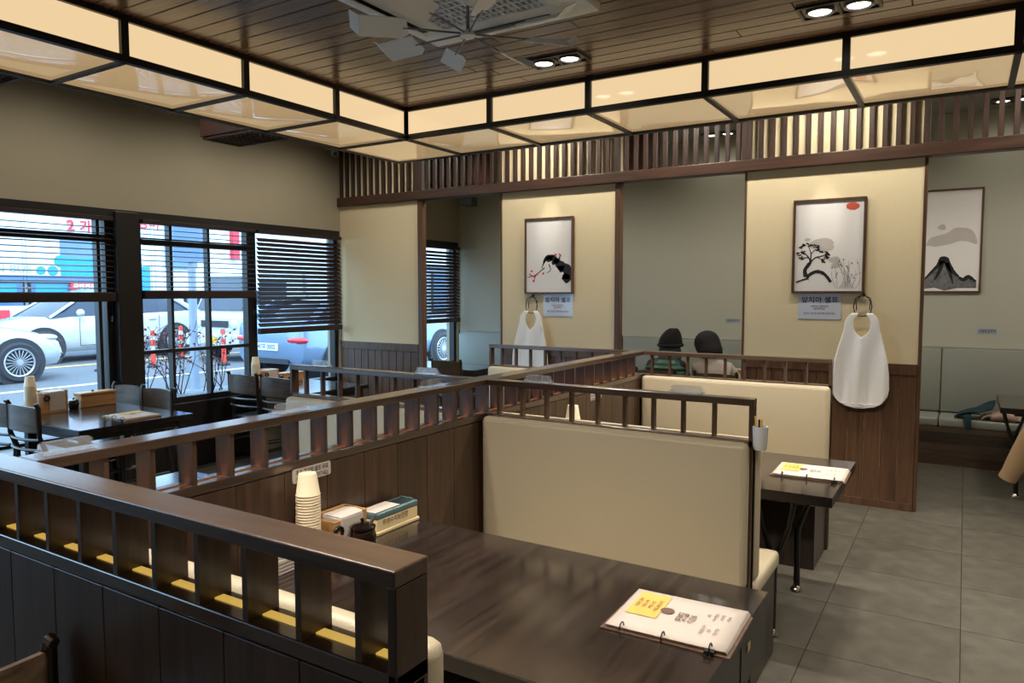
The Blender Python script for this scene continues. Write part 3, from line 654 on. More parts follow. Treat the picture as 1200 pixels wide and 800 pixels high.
# ================================================================== WALL THINGS
def crom(P, n=5):      # Catmull-Rom resampling of a list of tuples
    out = []
    for i in range(len(P)-1):
        a, b, c, d = P[max(0, i-1)], P[i], P[i+1], P[min(len(P)-1, i+2)]
        for k in range(n):
            t = k/n; out.append(tuple(.5*((2*q1) + (q2-q0)*t + (2*q0-5*q1+4*q2-q3)*t*t + (3*q1-q0-3*q2+q3)*t**3) for q0, q1, q2, q3 in zip(a, b, c, d)))
    return out + [tuple(P[-1])]
def stroke(mb, pts, ws, y):
    ws = ws if isinstance(ws, (list, tuple)) else [ws]*len(pts)
    q = crom([(p[0], p[1], w_) for p, w_ in zip(pts, ws)]); pts = [(a[0], a[1]) for a in q]; ws = [max(0, a[2])*(.88+.24*random.random()) for a in q]
    pts = [Vector((p[0], 0, p[1])) for p in pts]; ws = ws if isinstance(ws, (list, tuple)) else [ws]*len(pts); vs = []
    for i, p in enumerate(pts):
        d = (pts[min(i+1, len(pts)-1)] - pts[max(i-1, 0)]).normalized(); nn = Vector((-d.z, 0, d.x))
        vs += [(p.x+nn.x*ws[i]/2, y, p.z+nn.z*ws[i]/2), (p.x-nn.x*ws[i]/2, y, p.z-nn.z*ws[i]/2)]
    mb.add(vs, [(2*i, 2*i+1, 2*i+3, 2*i+2) for i in range(len(pts)-1)])
def blob(mb, c, rx, rz, y, n=14, jag=.2, rs=random):
    mb.add([(c[0]+rx*(1+rs.uniform(-jag, jag))*math.cos(2*math.pi*i/n), y, c[1]+rz*(1+rs.uniform(-jag, jag))*math.sin(2*math.pi*i/n)) for i in range(n)], [tuple(range(n))])
def picture(label, x0, x1, z0, z1, yw):
    t = thing('framed_picture', label, 'picture', ((x0+x1)/2, yw, z0), 'framed ink paintings')
    f = .018
    part('frame', MB().box(x0, x1, yw-.028, yw-.001, z0, z0+f).box(x0, x1, yw-.028, yw-.001, z1-f, z1).box(x0, x0+f, yw-.028, yw-.001, z0+f, z1-f).box(x1-f, x1, yw-.028, yw-.001, z0+f, z1-f), M['wains'], t, bevel=.002)
    pa = part('paper', MB().box(x0+f, x1-f, yw-.016, yw-.002, z0+f, z1-f), M['art'], t)
    return t, pa
# plum branch
px0, px1, pz0, pz1 = -3.685, -3.155, 1.638, 2.37
t, pa = picture('ink painting of a dark plum branch with red blossom in a brown frame', px0, px1, pz0, pz1, YB)
mp = lambda x, y: (px0 + (x-548)/(770-548)*(px1-px0), pz1 - (y-85)/(437-85)*(pz1-pz0)); ky = YB-.0172; sx = (px1-px0)/222
b = MB(); ST = lambda pts, ws: stroke(b, [mp(*p) for p in pts], [q*sx for q in ws], ky)
ST([(728,378),(748,352),(742,325),(722,312),(706,300),(694,284),(676,270),(655,268),(642,280),(634,300)], [30,40,38,36,34,26,24,18,12,4])
ST([(700,290),(712,262),(706,252)], [8,5,3]); ST([(676,268),(690,254)], [6,3]); ST([(642,282),(626,318)], [8,2]); ST([(640,316),(622,330),(600,348),(575,356),(560,358)], [5,4,4,3,2]); ST([(600,348),(590,380)], [3,2]); ST([(660,300),(668,326),(650,340)], [5,3,2])
for c in ((740,360),(715,318),(690,288),(660,274)): blob(b, mp(*c), 15*sx, 13*sx, ky, 11, .45)
part('ink_branch', b, M['ink'], pa)
b = MB()
for c in ((580,330),(580,352),(594,357),(590,376),(634,342),(606,345),(712,262),(690,256),(572,345)): blob(b, mp(*c), 5*sx, 5*sx, ky-.0003, 7, .3)
part('blossom', b, M['sign_red'], pa)['kind'] = 'stuff'
# pine
px0, px1, pz0, pz1 = -1.188, -.66, 1.645, 2.382
t, pa = picture('ink painting of a pine tree with a red sun in a brown frame', px0, px1, pz0, pz1, YB)
mp = lambda x, y: (px0 + (x-118)/(462-118)*(px1-px0), pz1 - (y-132)/(570-132)*(pz1-pz0)); sx = (px1-px0)/344
b = MB(); ST = lambda pts, ws: stroke(b, [mp(*p) for p in pts], [q*sx for q in ws], ky-.0003)
for c, r_ in (((262,345),58),((320,415),28),((190,318),14),((330,440),22)): blob(b, mp(*c), r_*sx, r_*.6*sx, ky, 16, .15)
part('grey_wash', b, M['ink_grey'], pa)
b = MB()
ST([(186,492),(180,462),(194,440),(208,422)], [22,18,18,14]); ST([(208,424),(196,400),(175,380),(160,366)], [8,6,5,3]); ST([(206,422),(208,385),(196,352)], [7,5,3]); ST([(210,420),(232,402),(262,396),(288,388)], [7,6,5,3]); ST([(208,385),(232,362)], [5,3]); ST([(196,402),(162,402)], [5,3]); ST([(240,402),(268,418)], [4,2])
ST([(138,518),(165,508),(190,500),(204,482),(236,468),(268,476),(290,496),(306,518)], [7,8,9,16,17,16,16,14]); ST([(190,500),(202,508)], [5,3])
rs = random.Random(3)
for c in ((160,352),(178,346),(198,342),(218,348),(238,352),(255,378),(275,384),(290,392),(270,420),(156,402),(150,386),(166,376),(245,366),(282,404)):
    for _ in range(6): blob(b, mp(c[0]+rs.uniform(-11,11), c[1]+rs.uniform(-7,7)), 6*sx, 3.6*sx, ky-.0003, 8, .5, rs)
part('ink_pine', b, M['ink'], pa)
b = MB()
for i in range(14):
    x_ = 330 + i*7; ST([(x_, 548), (x_+rs.uniform(-25,25), 500), (x_+rs.uniform(-40,40), rs.uniform(405,480))], [1.6,1.4,1])
for i in range(16): blob(b, mp(rs.uniform(310,432), rs.uniform(410,505)), 3*sx, 5*sx, ky-.0003, 6, .4, rs)
part('ink_reed', b, M['ink_mid'], pa)
b = MB(); blob(b, mp(398,172), 30*sx, 19*sx, ky-.0003, 16, .15, rs); part('red_sun', b, M['red'], pa, label='red sun')
# mountain (far wall)
px0, px1, pz0, pz1 = -.395, .125, 1.65, 2.68
t, pa = picture('ink painting of a misty black mountain hung on the grey green far wall', px0, px1, pz0, pz1, YF)
mp = lambda x, y: (px0 + (x-722)/(1010-722)*(px1-px0), pz1 - (y-85)/(570-85)*(pz1-pz0)); ky = YF-.0172
b = MB(); cl = crom([(742,345),(762,312),(800,300),(840,290),(880,268),(920,268),(952,276),(975,302),(984,345),(940,332),(900,330),(860,342),(830,346),(790,352),(742,345)])[:-1]; b.add([(mp(*p)[0], ky, mp(*p)[1]) for p in cl], [tuple(range(len(cl)))]); blob(b, mp(818,262), .035, .03, ky, 12, .2); part('cloud', b, M['ink_grey'], pa)
b = MB(); b.add([(mp(*p)[0], ky-.0003, mp(*p)[1]) for p in [(742,552),(742,500),(765,478),(782,458),(802,440),(816,412),(830,402),(846,410),(858,436),(876,462),(900,488),(928,506),(948,488),(968,502),(988,516),(990,548),(900,548),(840,560),(790,545)]], [tuple(range(19))]); part('mountain', b, M['ink_mid'], pa)
b = MB(); ST = lambda pts, ws: stroke(b, [mp(*p) for p in pts], [q*sx*1.1 for q in ws], ky-.0006)
ST([(742,505),(782,464),(806,440),(826,412),(842,416),(858,444),(880,474),(906,494)], [10,16,22,32,34,26,22,10]); ST([(906,498),(930,510),(950,496),(986,518)], [16,20,22,12]); ST([(826,420),(812,470),(790,510)], [26,20,6]); ST([(846,430),(868,490),(880,530)], [24,16,5])
part('mountain_ink', b, M['ink'], pa)

def wall_sign(label, x0, x1, z0, z1, y):
    t = thing('paper_sign', label, 'sign', ((x0+x1)/2, y, z0), 'apron signs')
    s = part('sheet', MB().box(x0, x1, y-.004, y-.001, z0, z1), M['notice'], t)
    part('sleeve', MB().box(x0-.004, x1+.004, y-.0065, y-.0055, z0-.004, z1+.002), M['sleeve'], t)
    w_, h = x1-x0, z1-z0; c = (x0+x1)/2; rot = (math.pi/2, 0, 0); yy = y-.0047
    text('heading', '앞치마 셀프', h*.24, M['navy_ink'], s, (c, yy, z0+h*.70), rot, .025, width=w_*.86)
    text('line', '사용하신 앞치마는', h*.09, M['brown_ink'], s, (c, yy, z0+h*.47), rot, .01, width=w_*.44)
    text('line', '걸어주세요', h*.09, M['brown_ink'], s, (c, yy, z0+h*.375), rot, .01, width=w_*.27)
    text('line', '앞치마 사용 후 제자리에 걸어주세요', h*.09, M['ink_mid'], s, (c, yy, z0+h*.20), rot, .01, width=w_*.74)
    return t
wall_sign('white apron self service notice with blue heading under the pine tree picture', -1.137, -.822, 1.443, 1.655, YB)
wall_sign('white apron self service notice with blue heading under the plum blossom picture', -3.485, -3.165, 1.425, 1.645, YB)
def apron(label, cx, ztop, y):
    t = thing('apron', label, 'apron', (cx, y, ztop-.73), 'white aprons on wall hooks')
    H = .735
    def outer(v):     # half width from top (v=0) to bottom (v=1)
        pts = [(0,.07),(.03,.098),(.08,.118),(.16,.124),(.22,.135),(.35,.160),(.5,.185),(.65,.198),(.78,.202),(.86,.192),(.93,.16),(.975,.11),(1,.03)]
        for (a, p), (c, q) in zip(pts[:-1], pts[1:]):
            if v <= c: k = (v-a)/(c-a); return p + (q-p)*k
        return .03
    def inner(v):
        if v < .03: return .03
        if v < .24: return .062*math.sqrt(max(0, 1-((v-.10)/.14)**2)) if v > .10 else .045 + .017*(v-.03)/.07
        return 0
    ap = MB()
    for s in (-1, 1):
        def fn(u, v, s=s):
            o, i = outer(v), inner(v); r_ = s*(i + (o-i)*u)
            return (cx + r_, y - .05 - .009*math.sin(34*r_+3.5*v)*min(1, v*2.5) - .006*math.sin(70*r_+2)*v - .012*math.sin(math.pi*v), ztop - H*v)
        ap.grid(fn, 12, 44)
    o = part('cloth', ap, M['cloth_white'], t, smooth=True); o.modifiers.new('thickness', 'SOLIDIFY').thickness = .003
    part('hem', MB().tube([(cx + s*outer(v)*.985, y-.056, ztop-H*v) for s, v in [(-1, k/20) for k in range(4, 20)] + [(1, k/20) for k in range(19, 3, -1)]], .003, 6), M['cloth_white'], t, smooth=True)
    hk = part('wire_hook', MB().tube([(cx-.05, y-.03, ztop-.02), (cx-.065, y-.035, ztop+.05), (cx-.05, y-.04, ztop+.115), (cx, y-.04, ztop+.14), (cx+.05, y-.04, ztop+.115), (cx+.065, y-.035, ztop+.05), (cx+.05, y-.03, ztop-.02), (cx, y-.03, ztop-.025)], .004, 8, closed=True), M['black'], t, smooth=True, label='black wire hook')
    part('wire_loop', MB().tube([(cx-.045, y-.012, ztop+.02), (cx-.05, y-.012, ztop+.09), (cx, y-.012, ztop+.155), (cx+.05, y-.012, ztop+.09), (cx+.045, y-.012, ztop+.02)], .0035, 8), M['black'], t, smooth=True)
    part('hook_plate', MB().box(cx-.008, cx+.008, y-.012, y-.001, ztop+.13, ztop+.16), M['black'], t, bevel=.002)
apron('large white apron hanging on a black wire hook under the pine tree picture', -.665, 1.495, YB)
apron('white apron hanging beside the plum blossom picture, partly behind a partition', -3.60, 1.475, YB)
def wall_label(label, x0, x1, z0, z1, body):
    t = thing('wall_label', label, 'label', ((x0+x1)/2, YF, z0), 'small label strips')
    part('strip', MB().box(x0, x1, YF-.004, YF-.001, z0, z1), M['sign_grey'], t)
    text('lettering', body, (z1-z0)*.75, M['navy_ink'], t, ((x0+x1)/2, YF-.0047, (z0+z1)/2), (math.pi/2, 0, 0), .01, width=(x1-x0)*.9)
wall_label('small pale label strip above the heads of the two seated people', -2.369, -2.202, 1.305, 1.35, '신발분실주의')
wall_label('small pale label strip below the mountain picture', .117, .273, 1.25, 1.296, '신발분실주의')

# ================================================================== SMALL THINGS
ZT = .735
cup_me = mesh_of('paper_cup', MB().lathe([(.0405, 0), (.0425, .002), (.0425, .005), (.0405, .007), (.0305, .076), (.029, .078), (.027, .078), (.026, .0745), (.0005, .0745)], n=24, cap=False).lathe([(.039, .001), (.029, .0735), (.0005, .0735)], n=24, cap=False), M['cup'], smooth=True)
def cup_stack(x, y, n, top_label, label, group, z0=ZT+.012):
    for i in range(n):
        o = new('paper_cup', cup_me, None, (x, y, z0 + i*.0098)); tag(o, top_label if i == n-1 else label, 'cup', group)
cup_stack(-1.905, 1.735, 22, 'upside down paper cup topmost on the stack on the near walnut table', 'upside down paper cup within the tall stack on the near walnut table', 'paper cups stacked on the near table')
cup_stack(-1.88, 3.69, 20, 'upside down paper cup topmost on the stack behind the large cream bench', 'upside down paper cup within the stack behind the large cream bench', 'paper cups stacked on the second table')
cup_stack(-5.98, 2.735, 21, 'upside down paper cup topmost on the stack on the far left window table', 'upside down paper cup within the stack on the far left window table', 'paper cups stacked on the left window table')
cup_stack(-5.9, 4.735, 21, 'upside down paper cup topmost on the stack beside the glazing bar window', 'upside down paper cup within the stack beside the glazing bar window', 'paper cups stacked on the corner window table')
cup_stack(-1.77, 7.60, 10, 'paper cup topmost on the stack on the table before the seated people', 'paper cup within the stack on the table before the seated people', 'paper cups before the seated people', ZT+.002)
def caddy(label, x0, x1, y0, y1, yb, ztop=.858):
    t = thing('table_caddy', label, 'caddy', ((x0+x1)/2, (y0+y1)/2, ZT), 'light wooden table caddies'); k = .009
    part('tray', MB().box(x0, x1, y0, y1, ZT, ZT+.012), M['light_wood'], t)
    part('low_wall', MB().box(x0, x1, y0, y0+k, ZT+.012, ZT+.065).box(x0, x0+k, y0+k, yb, ZT+.012, ZT+.065).box(x1-k, x1, y0+k, yb, ZT+.012, ZT+.065), M['light_wood'], t, bevel=.0015)
    part('tall_wall', MB().box(x0, x1, y1-k, y1, ZT+.012, ztop).box(x0, x0+k, yb+k, y1-k, ZT+.012, ztop).box(x1-k, x1, yb+k, yb+.035, ZT+.012, ztop-.012).box(x0, x1, yb, yb+k, ZT+.012, ztop-.012).box(x1-k, x1, y1-.02, y1-k, ZT+.012, ztop), M['light_wood'], t, bevel=.0015)
    yr = (yb + .02); rad = .019
    part('ring', MB().tube([(x1+.004, yr + rad*math.cos(a*.2618*2), ztop-.05 + rad*math.sin(a*.2618*2)) for a in range(12)], .006, 8, closed=True), M['black'], t, smooth=True, label='black round ring on the caddy front')
    n = thing('napkin_stack', label.replace('light wooden caddy with paper cups', 'white napkins in the caddy'), 'napkins', ((x0+x1)/2, (yb+y1)/2, ZT+.012), 'napkins in the caddies')
    part('napkin_block', MB().rbox(x0+k+.003, x1-k-.003+.012, yb+.038, y1-k-.004, ZT+.012, ztop-.008, .004, 1), M['paper'], n)
    part('top_napkin', MB().grid(lambda u, v: (x0+k+.004+(x1-x0-2*k+.004)*u, yb+.039+(y1-k-.045-yb)*v, ztop-.006+.006*math.sin(3*u)*v), 6, 5), M['paper'], n, smooth=True)
    return t
caddy('light wooden caddy with paper cups on the near walnut table', -1.960, -1.85, 1.66, 1.965, 1.80)
caddy('light wooden caddy with paper cups behind the large cream bench', -1.955, -1.805, 3.62, 3.925, 3.76, .85)
caddy('light wooden caddy with paper cups on the far left window table', -6.06, -5.90, 2.665, 2.965, 2.79, .90)
caddy('light wooden caddy with paper cups beside the glazing bar window', -5.98, -5.83, 4.665, 4.96, 4.79, .89)
np_ = thing('napkin_pile', 'loose pile of white napkins left of the paper cup stack', 'napkins', (-1.875, 1.585, ZT))
for i in range(11):
    part('napkin', MB().rbox(-1.955+.002*(i%3), -1.855+.003*(i%4), 1.545-.002*(i%5), 1.65-.003*(i%4), ZT+.013*i, ZT+.012+.013*i, .002, 1), M['paper'], np_)
def cutlery_box(label, x0, x1, y0, y1, textbody=None, z=ZT, hh=.082):
    t = thing('cutlery_box', label, 'box', ((x0+x1)/2, (y0+y1)/2, z), 'cream cutlery boxes with teal lids')
    part('foot', MB().rbox(x0-.006, x1+.006, y0-.006, y1+.006, z, z+.014, .003, 1), M['cream_plastic'], t)
    bd = part('body', MB().rbox(x0, x1, y0, y1, z+.012, z+hh*.72, .004, 2), M['cream_plastic'], t)
    ld = part('lid', MB().rbox(x0-.002, x1+.002, y0-.002, y1+.002, z+hh*.72, z+hh, .005, 2), M['teal'], t)
    part('lid_window', MB().box(x0+.014, x1-.014, y0+.015, y1-.02, z+hh, z+hh+.0012), M['teal_glass'], ld)
    part('lid_grip', MB().tube([(x0+.015, y1-.012, z+hh+.004), (x1-.015, y1-.012, z+hh+.004)], .004, 8), M['teal'], ld)
    part('paper_slip', MB().box(x0+.004, x1-.012, y0+.004, y0+.145, z+hh+.0014, z+hh+.003), M['paper'], ld)
    if textbody: text('lettering', textbody, .026, M['brown_ink'], bd, (x1+.0008, (y0+y1)/2-.015, z+.042), (math.pi/2, 0, math.pi/2), .012, width=(y1-y0)*.62)
    return t
cutlery_box('cream cutlery box with a teal lid standing against the partition on the near table', -1.945, -1.852, 2.022, 2.262, '위생수저보관함')
b = thing('cutlery_box', 'wooden cutlery box on the far left window table beside the black jar', 'box', (-5.98, 3.2, ZT))
part('body', MB().rbox(-6.04, -5.93, 3.08, 3.36, ZT, ZT+.10, .004, 1), M['light_wood'], b); part('lid', MB().rbox(-6.045, -5.925, 3.075, 3.365, ZT+.10, ZT+.118, .004, 1), M['light_wood'], b); part('lid_knob', MB().lathe([(.006, ZT+.118), (.012, ZT+.128), (.002, ZT+.134)], (-5.985, 3.2), 12), M['black'], b, smooth=True)
b = thing('cutlery_box', 'wooden cutlery box on the table by the corner window beside the paper cups', 'box', (-5.9, 5.15, ZT))
part('body', MB().rbox(-5.96, -5.85, 5.04, 5.30, ZT, ZT+.085, .004, 1), M['light_wood'], b); part('lid', MB().rbox(-5.965, -5.845, 5.035, 5.305, ZT+.085, ZT+.10, .004, 1), M['light_wood'], b)
def jar(label, x, y, k=1.0, spoon=True):
    t = thing('sauce_jar', label, 'jar', (x, y, ZT), 'black sauce jars'); z = ZT
    part('pot', MB().lathe([(.001, z), (.034*k, z), (.041*k, z+.012), (.043*k, z+.05*k), (.038*k, z+.07*k), (.036*k, z+.072*k)], (x, y), 24), M['jar'], t, smooth=True)
    l = part('lid', MB().lathe([(.0405*k, z+.07*k), (.042*k, z+.077*k), (.03*k, z+.085*k), (.008*k, z+.088*k), (.006, z+.094*k), (.009, z+.10*k), (.001, z+.104*k)], (x, y), 24), M['jar'], t, smooth=True)
    if spoon: part('spoon', MB().tube([(x+.015, y+.01, z+.07), (x+.03, y+.022, z+.115), (x+.036, y+.03, z+.128)], [.004, .007, .006], 8), M['steel'], t, smooth=True, label='dull metal spoon handle')
jar('black sauce jar with a spoon beside the teal lidded box on the near table', -1.795, 1.885, 1.12)
jar('small black sauce jar on the far left window table', -5.95, 3.03, .9, False)
jar('small black sauce jar by the corner window table caddy', -5.87, 5.0, .9, False)

def menu(label, x, y, rz, w_=.325, d=.262, z=ZT, full=True):
    t = thing('ring_menu', label, 'menu', (0, 0, 0), 'ring bound menus')
    part('board', MB().rbox(-w_/2-.012, w_/2+.014, -d/2-.012, d/2-.006, 0, .004, .001, 1), M['light_wood'] if not full else M['wains'], t)
    pg = None
    for i in range(5):
        pg = part('page', MB().grid(lambda u, v: (-w_/2+w_*u+.0015*(4-i)*.8, -d/2+d*v-.001*i, .005+.0016*i+.004*(v**2)*(i/4)+.002*u*u), 6, 6), M['paper'], t, smooth=True)
        pg.modifiers.new('thickness', 'SOLIDIFY').thickness = .001
    zz = .016
    yl = part('sticker', MB().grid(lambda u, v: (-w_/2+.02+.09*u, -d/2+.09+.15*v, .0138+.004*((.09+.15*v)/d)**2), 2, 4), M['yellow'], t)
    r90 = (0, 0, math.pi/2)
    if full:
        for k, s in enumerate(('건강한 한끼', '정성 가득', '매일 아침', '직접 끓입니다')): text('lettering', s, .013, M['brown_ink'], yl, (-w_/2+.037+.019*k, -d/2+.165, .0178), r90, .01)
        text('title', '맛집', .032, M['brown_ink'], t, (.012, .0, zz+.001), r90, .015)
        text('subtitle', '차림표', .02, M['brown_ink'], t, (.04, .0, zz+.001), r90, .01)
        for k, s in enumerate(('국밥', '수육 한접시', '순대국밥', '막국수')): text('dish', s, .011, M['brown_ink'], t, (.075+.018*k, .045 if k < 2 else .05, zz+.001), r90, .005)
        for k, s in enumerate(('비빔밥 정식', '만두', '모듬 전골')): text('dish', s, .011, M['brown_ink'], t, (.08+.018*k, -.045, zz+.001), r90, .005)
    em = MB(); em.add([(-.038+.02*math.cos(k*.449), .02+.02*math.sin(k*.449), zz) for k in range(14)], [tuple(range(14))])
    part('emblem', em, M['brown_ink'], t, label='round brown printed emblem')
    for x_ in (-.115, .0, .125):
        part('ring', MB().tube([(x_, -d/2+.018+.016*math.cos(a*.5236)-.022, .012+.014*math.sin(a*.5236)) for a in range(12)], .0022, 6, closed=True), M['black'], t, smooth=True, label='black binder ring')
    part('clip', MB().box(.112, .138, -d/2-.02, -d/2+.0, .004, .012).tube([(.125, -d/2-.018, .009), (.135, -d/2-.04, .008), (.115, -d/2-.04, .008)], .002, 6, closed=True), M['black'], t)
    t.location = (x, y, z); t.rotation_euler = (0, 0, rz); return t
menu('ring bound menu with a yellow sticker on the corner of the near walnut table', -.648, 1.925, R(1.5))
menu('ring bound menu lying on the farther walnut table by the aisle', -.635, 3.90, R(1.5))
menu('ring bound menu lying on the far left window table', -5.21, 3.07, R(-4), full=False)

def sheet_holder(label, x, y, axis, w_=.135):
    t = thing('acrylic_holder', label, 'holder', (x, y, ZR), 'clear acrylic holders on the partition rails')
    Mx = Matrix.Translation((x, y, ZR)) @ Matrix.Rotation(0 if axis == 'x' else math.pi/2, 4, 'Z')
    part('base_plate', MB().box(-w_/2, w_/2, -.028, .028, 0, .003).xf(Mx), M['clear'], t)
    pts = [(-w_/2, .003), (w_/2, .003), (w_/2, .024), (w_/2-.004, .031), (w_/2-.01, .034), (-w_/2+.01, .034), (-w_/2+.004, .031), (-w_/2, .024)]
    for yy in (-.006, .006): part('upright', MB().prism(pts, 'y', yy-.0013, yy+.0013).xf(Mx), M['clear'], t)
    for s in (-1, 1): part('end_rib', MB().box(s*(w_/2)-.003, s*(w_/2)+.003, -.02, .02, .003, .012).xf(Mx), M['clear'], t)
for a in ((-2.01, 1.0, 'y', 'clear acrylic holder at the near end of the long partition rail'), (-2.01, 1.76, 'y', 'clear acrylic holder on the long rail below the window chairs'),
          (-2.01, 2.56, 'y', 'clear acrylic holder on the long rail just before the left partition meets it'), (-3.12, 2.957, 'x', 'clear acrylic holder at the free end of the left partition rail'),
          (-2.35, 2.957, 'x', 'clear acrylic holder on the left partition rail below the left doorway'), (-1.69, 2.957, 'x', 'clear acrylic holder on the rail above the large cream bench, nearer the corner'),
          (-.975, 2.957, 'x', 'clear acrylic holder on the rail above the large cream bench, nearer the aisle')):
    sheet_holder(a[3], a[0], a[1], a[2])
def plaque(label, y0, y1, z0, z1, lines):
    x = -1.968
    t = thing('rule_plaque', label, 'sign', (x, (y0+y1)/2, z0), 'white plaques on the long partition')
    c, r_ = ((y0+y1)/2, (z0+z1)/2), .008
    pts = []
    for (cy_, cz_, a0) in ((y1-r_, z1-r_, 0), (y0+r_, z1-r_, 90), (y0+r_, z0+r_, 180), (y1-r_, z0+r_, 270)):
        pts += [(cy_+r_*math.cos(R(a0+k*22.5)), cz_+r_*math.sin(R(a0+k*22.5))) for k in range(5)]
    s = part('plate', MB().prism(pts, 'x', x, x+.004), M['paper'], t)
    for k, ln in enumerate(lines): text('lettering', ln, .021, M['ink'], s, (x+.0048, c[0], z1-.016-.024*k), (math.pi/2, 0, math.pi/2), .014, width=(y1-y0)*.86)
plaque('white rounded plaque with black lettering behind the paper cups on the near table', 1.722, 1.90, .985, 1.035, ('추가 공기밥 셀프 무료', '(입구쪽 밥솥에서 덜어가세요)'))
plaque('small white plaque glimpsed between the slats above the large cream bench', 4.10, 4.26, .975, 1.02, ('추가 공기밥 셀프 무료', '(입구쪽 밥솥에서 덜어가세요)'))
pc = thing('pen_cup', 'white plastic pen cup fixed to the partition end beside the large cream bench', 'cup', (-.668, 2.935, 1.03))
part('cup', MB().lathe([(.001, 1.03), (.022, 1.032), (.027, 1.045), (.030, 1.125), (.028, 1.125), (.025, 1.05), (.001, 1.045)], (-.668, 2.935), 20, cap=False), M['white'], pc, smooth=True)
for i, (dx, dy) in enumerate(((-.008, -.008), (.004, -.012), (-.004, .008))): part('pen', MB().tube([(-.668+dx, 2.935+dy, 1.05), (-.668+dx*2.2, 2.935+dy*1.8, 1.165-.008*i)], .004, 8), M['yellow'] if i < 2 else M['ink'], pc, smooth=True)
# things on the table before the people
b = thing('wooden_box', 'brown wooden napkin box on the table before the seated people', 'box', (-1.95, 7.55, ZT)); part('body', MB().rbox(-2.03, -1.87, 7.46, 7.62, ZT, ZT+.13, .004, 1), M['light_wood'], b); part('napkins', MB().rbox(-2.015, -1.885, 7.475, 7.605, ZT+.13, ZT+.136, .002, 1), M['paper'], b)
b = thing('tissue_box', 'grey blue box on the table in front of the brown wooden box', 'box', (-2.0, 7.45, ZT)); part('body', MB().rbox(-2.09, -1.93, 7.425, 7.455, ZT, ZT+.05, .004, 1), M['pole'], b); part('lid', MB().rbox(-2.093, -1.927, 7.422, 7.458, ZT+.05, ZT+.06, .003, 1), M['steel'], b)
b = thing('menu_stand', 'dark green upright menu stand right of the paper cups before the seated people', 'menu', (-1.63, 7.55, ZT)); part('cover', MB().rbox(-1.70, -1.56, 7.53, 7.545, ZT, ZT+.23, .003, 1).rbox(-1.70, -1.56, 7.565, 7.58, ZT, ZT+.23, .003, 1), M['navy'], b); part('front_sheet', MB().box(-1.695, -1.63, 7.526, 7.53, ZT+.01, ZT+.22), M['vest'], b)

# ------------------------------------------------------------------ cloths
def drape(label, name, cat, mat, fn, base, th=.012, nu=18, nv=14, sleeve=None, matsl=None):
    t = thing(name, label, cat, base)
    o = part('cloth', MB().grid(fn, nu, nv), mat, t, smooth=True); o.modifiers.new('thickness', 'SOLIDIFY').thickness = th
    if sleeve: part('end', MB().tube(*sleeve), mat, t, smooth=True)
    return t
sx0, sy0 = .0, 8.2
drape('dark teal scarf thrown on the grey green banquette at the right', 'scarf', 'scarf', M['scarf'], lambda u, v: (-.05+.30*u+.03*v, 8.05+.26*v, .475+.145*u**.8*(.75+.25*v) + .014*math.sin(9*v+6*u)), (.1, 8.2, .455), sleeve=([(.06, 8.09, .49), (.055, 8.03, .47), (.06, 8.005, .42), (.07, 8.0, .37)], [.03, .035, .032, .02], 10))
drape('dusty beige folded jacket under the teal scarf on the banquette', 'folded_jacket', 'jacket', M['pinkish'], lambda u, v: (.17+.33*u, 8.06+.3*v, .462+.085*math.sin(math.pi*min(1, u*1.05))*(.6+.4*math.sin(6*v)) + .012*math.sin(14*u)), (.3, 8.2, .455), sleeve=([(.24, 8.09, .49), (.32, 8.07, .505), (.44, 8.09, .49)], [.03, .036, .03], 10))
ct = thing('tan_coat', 'tan coat with a hanging sleeve draped over a chair at the right edge', 'coat', (.85, 6.6, 0))
o = part('body', MB().grid(lambda u, v: (.56+.75*u, 6.545-.06*math.sin(math.pi*v)-.03*math.sin(7*u), .915-.62*abs(v-.12)*(1 if v > .12 else 1)-.02*math.sin(9*u)*v), 16, 14), M['tan'], ct, smooth=True); o.modifiers.new('thickness', 'SOLIDIFY').thickness = .015
sl_ = part('sleeve', MB().tube([(.60, 6.56, .86), (.54, 6.62, .74), (.46, 6.68, .55), (.385, 6.72, .36), (.335, 6.74, .24)], [.07, .085, .085, .075, .062], 14), M['tan'], ct, smooth=True)
part('cuff', MB().tube([(.340, 6.738, .252), (.325, 6.744, .215)], [.066, .064], 14), M['tan'], sl_, smooth=True)

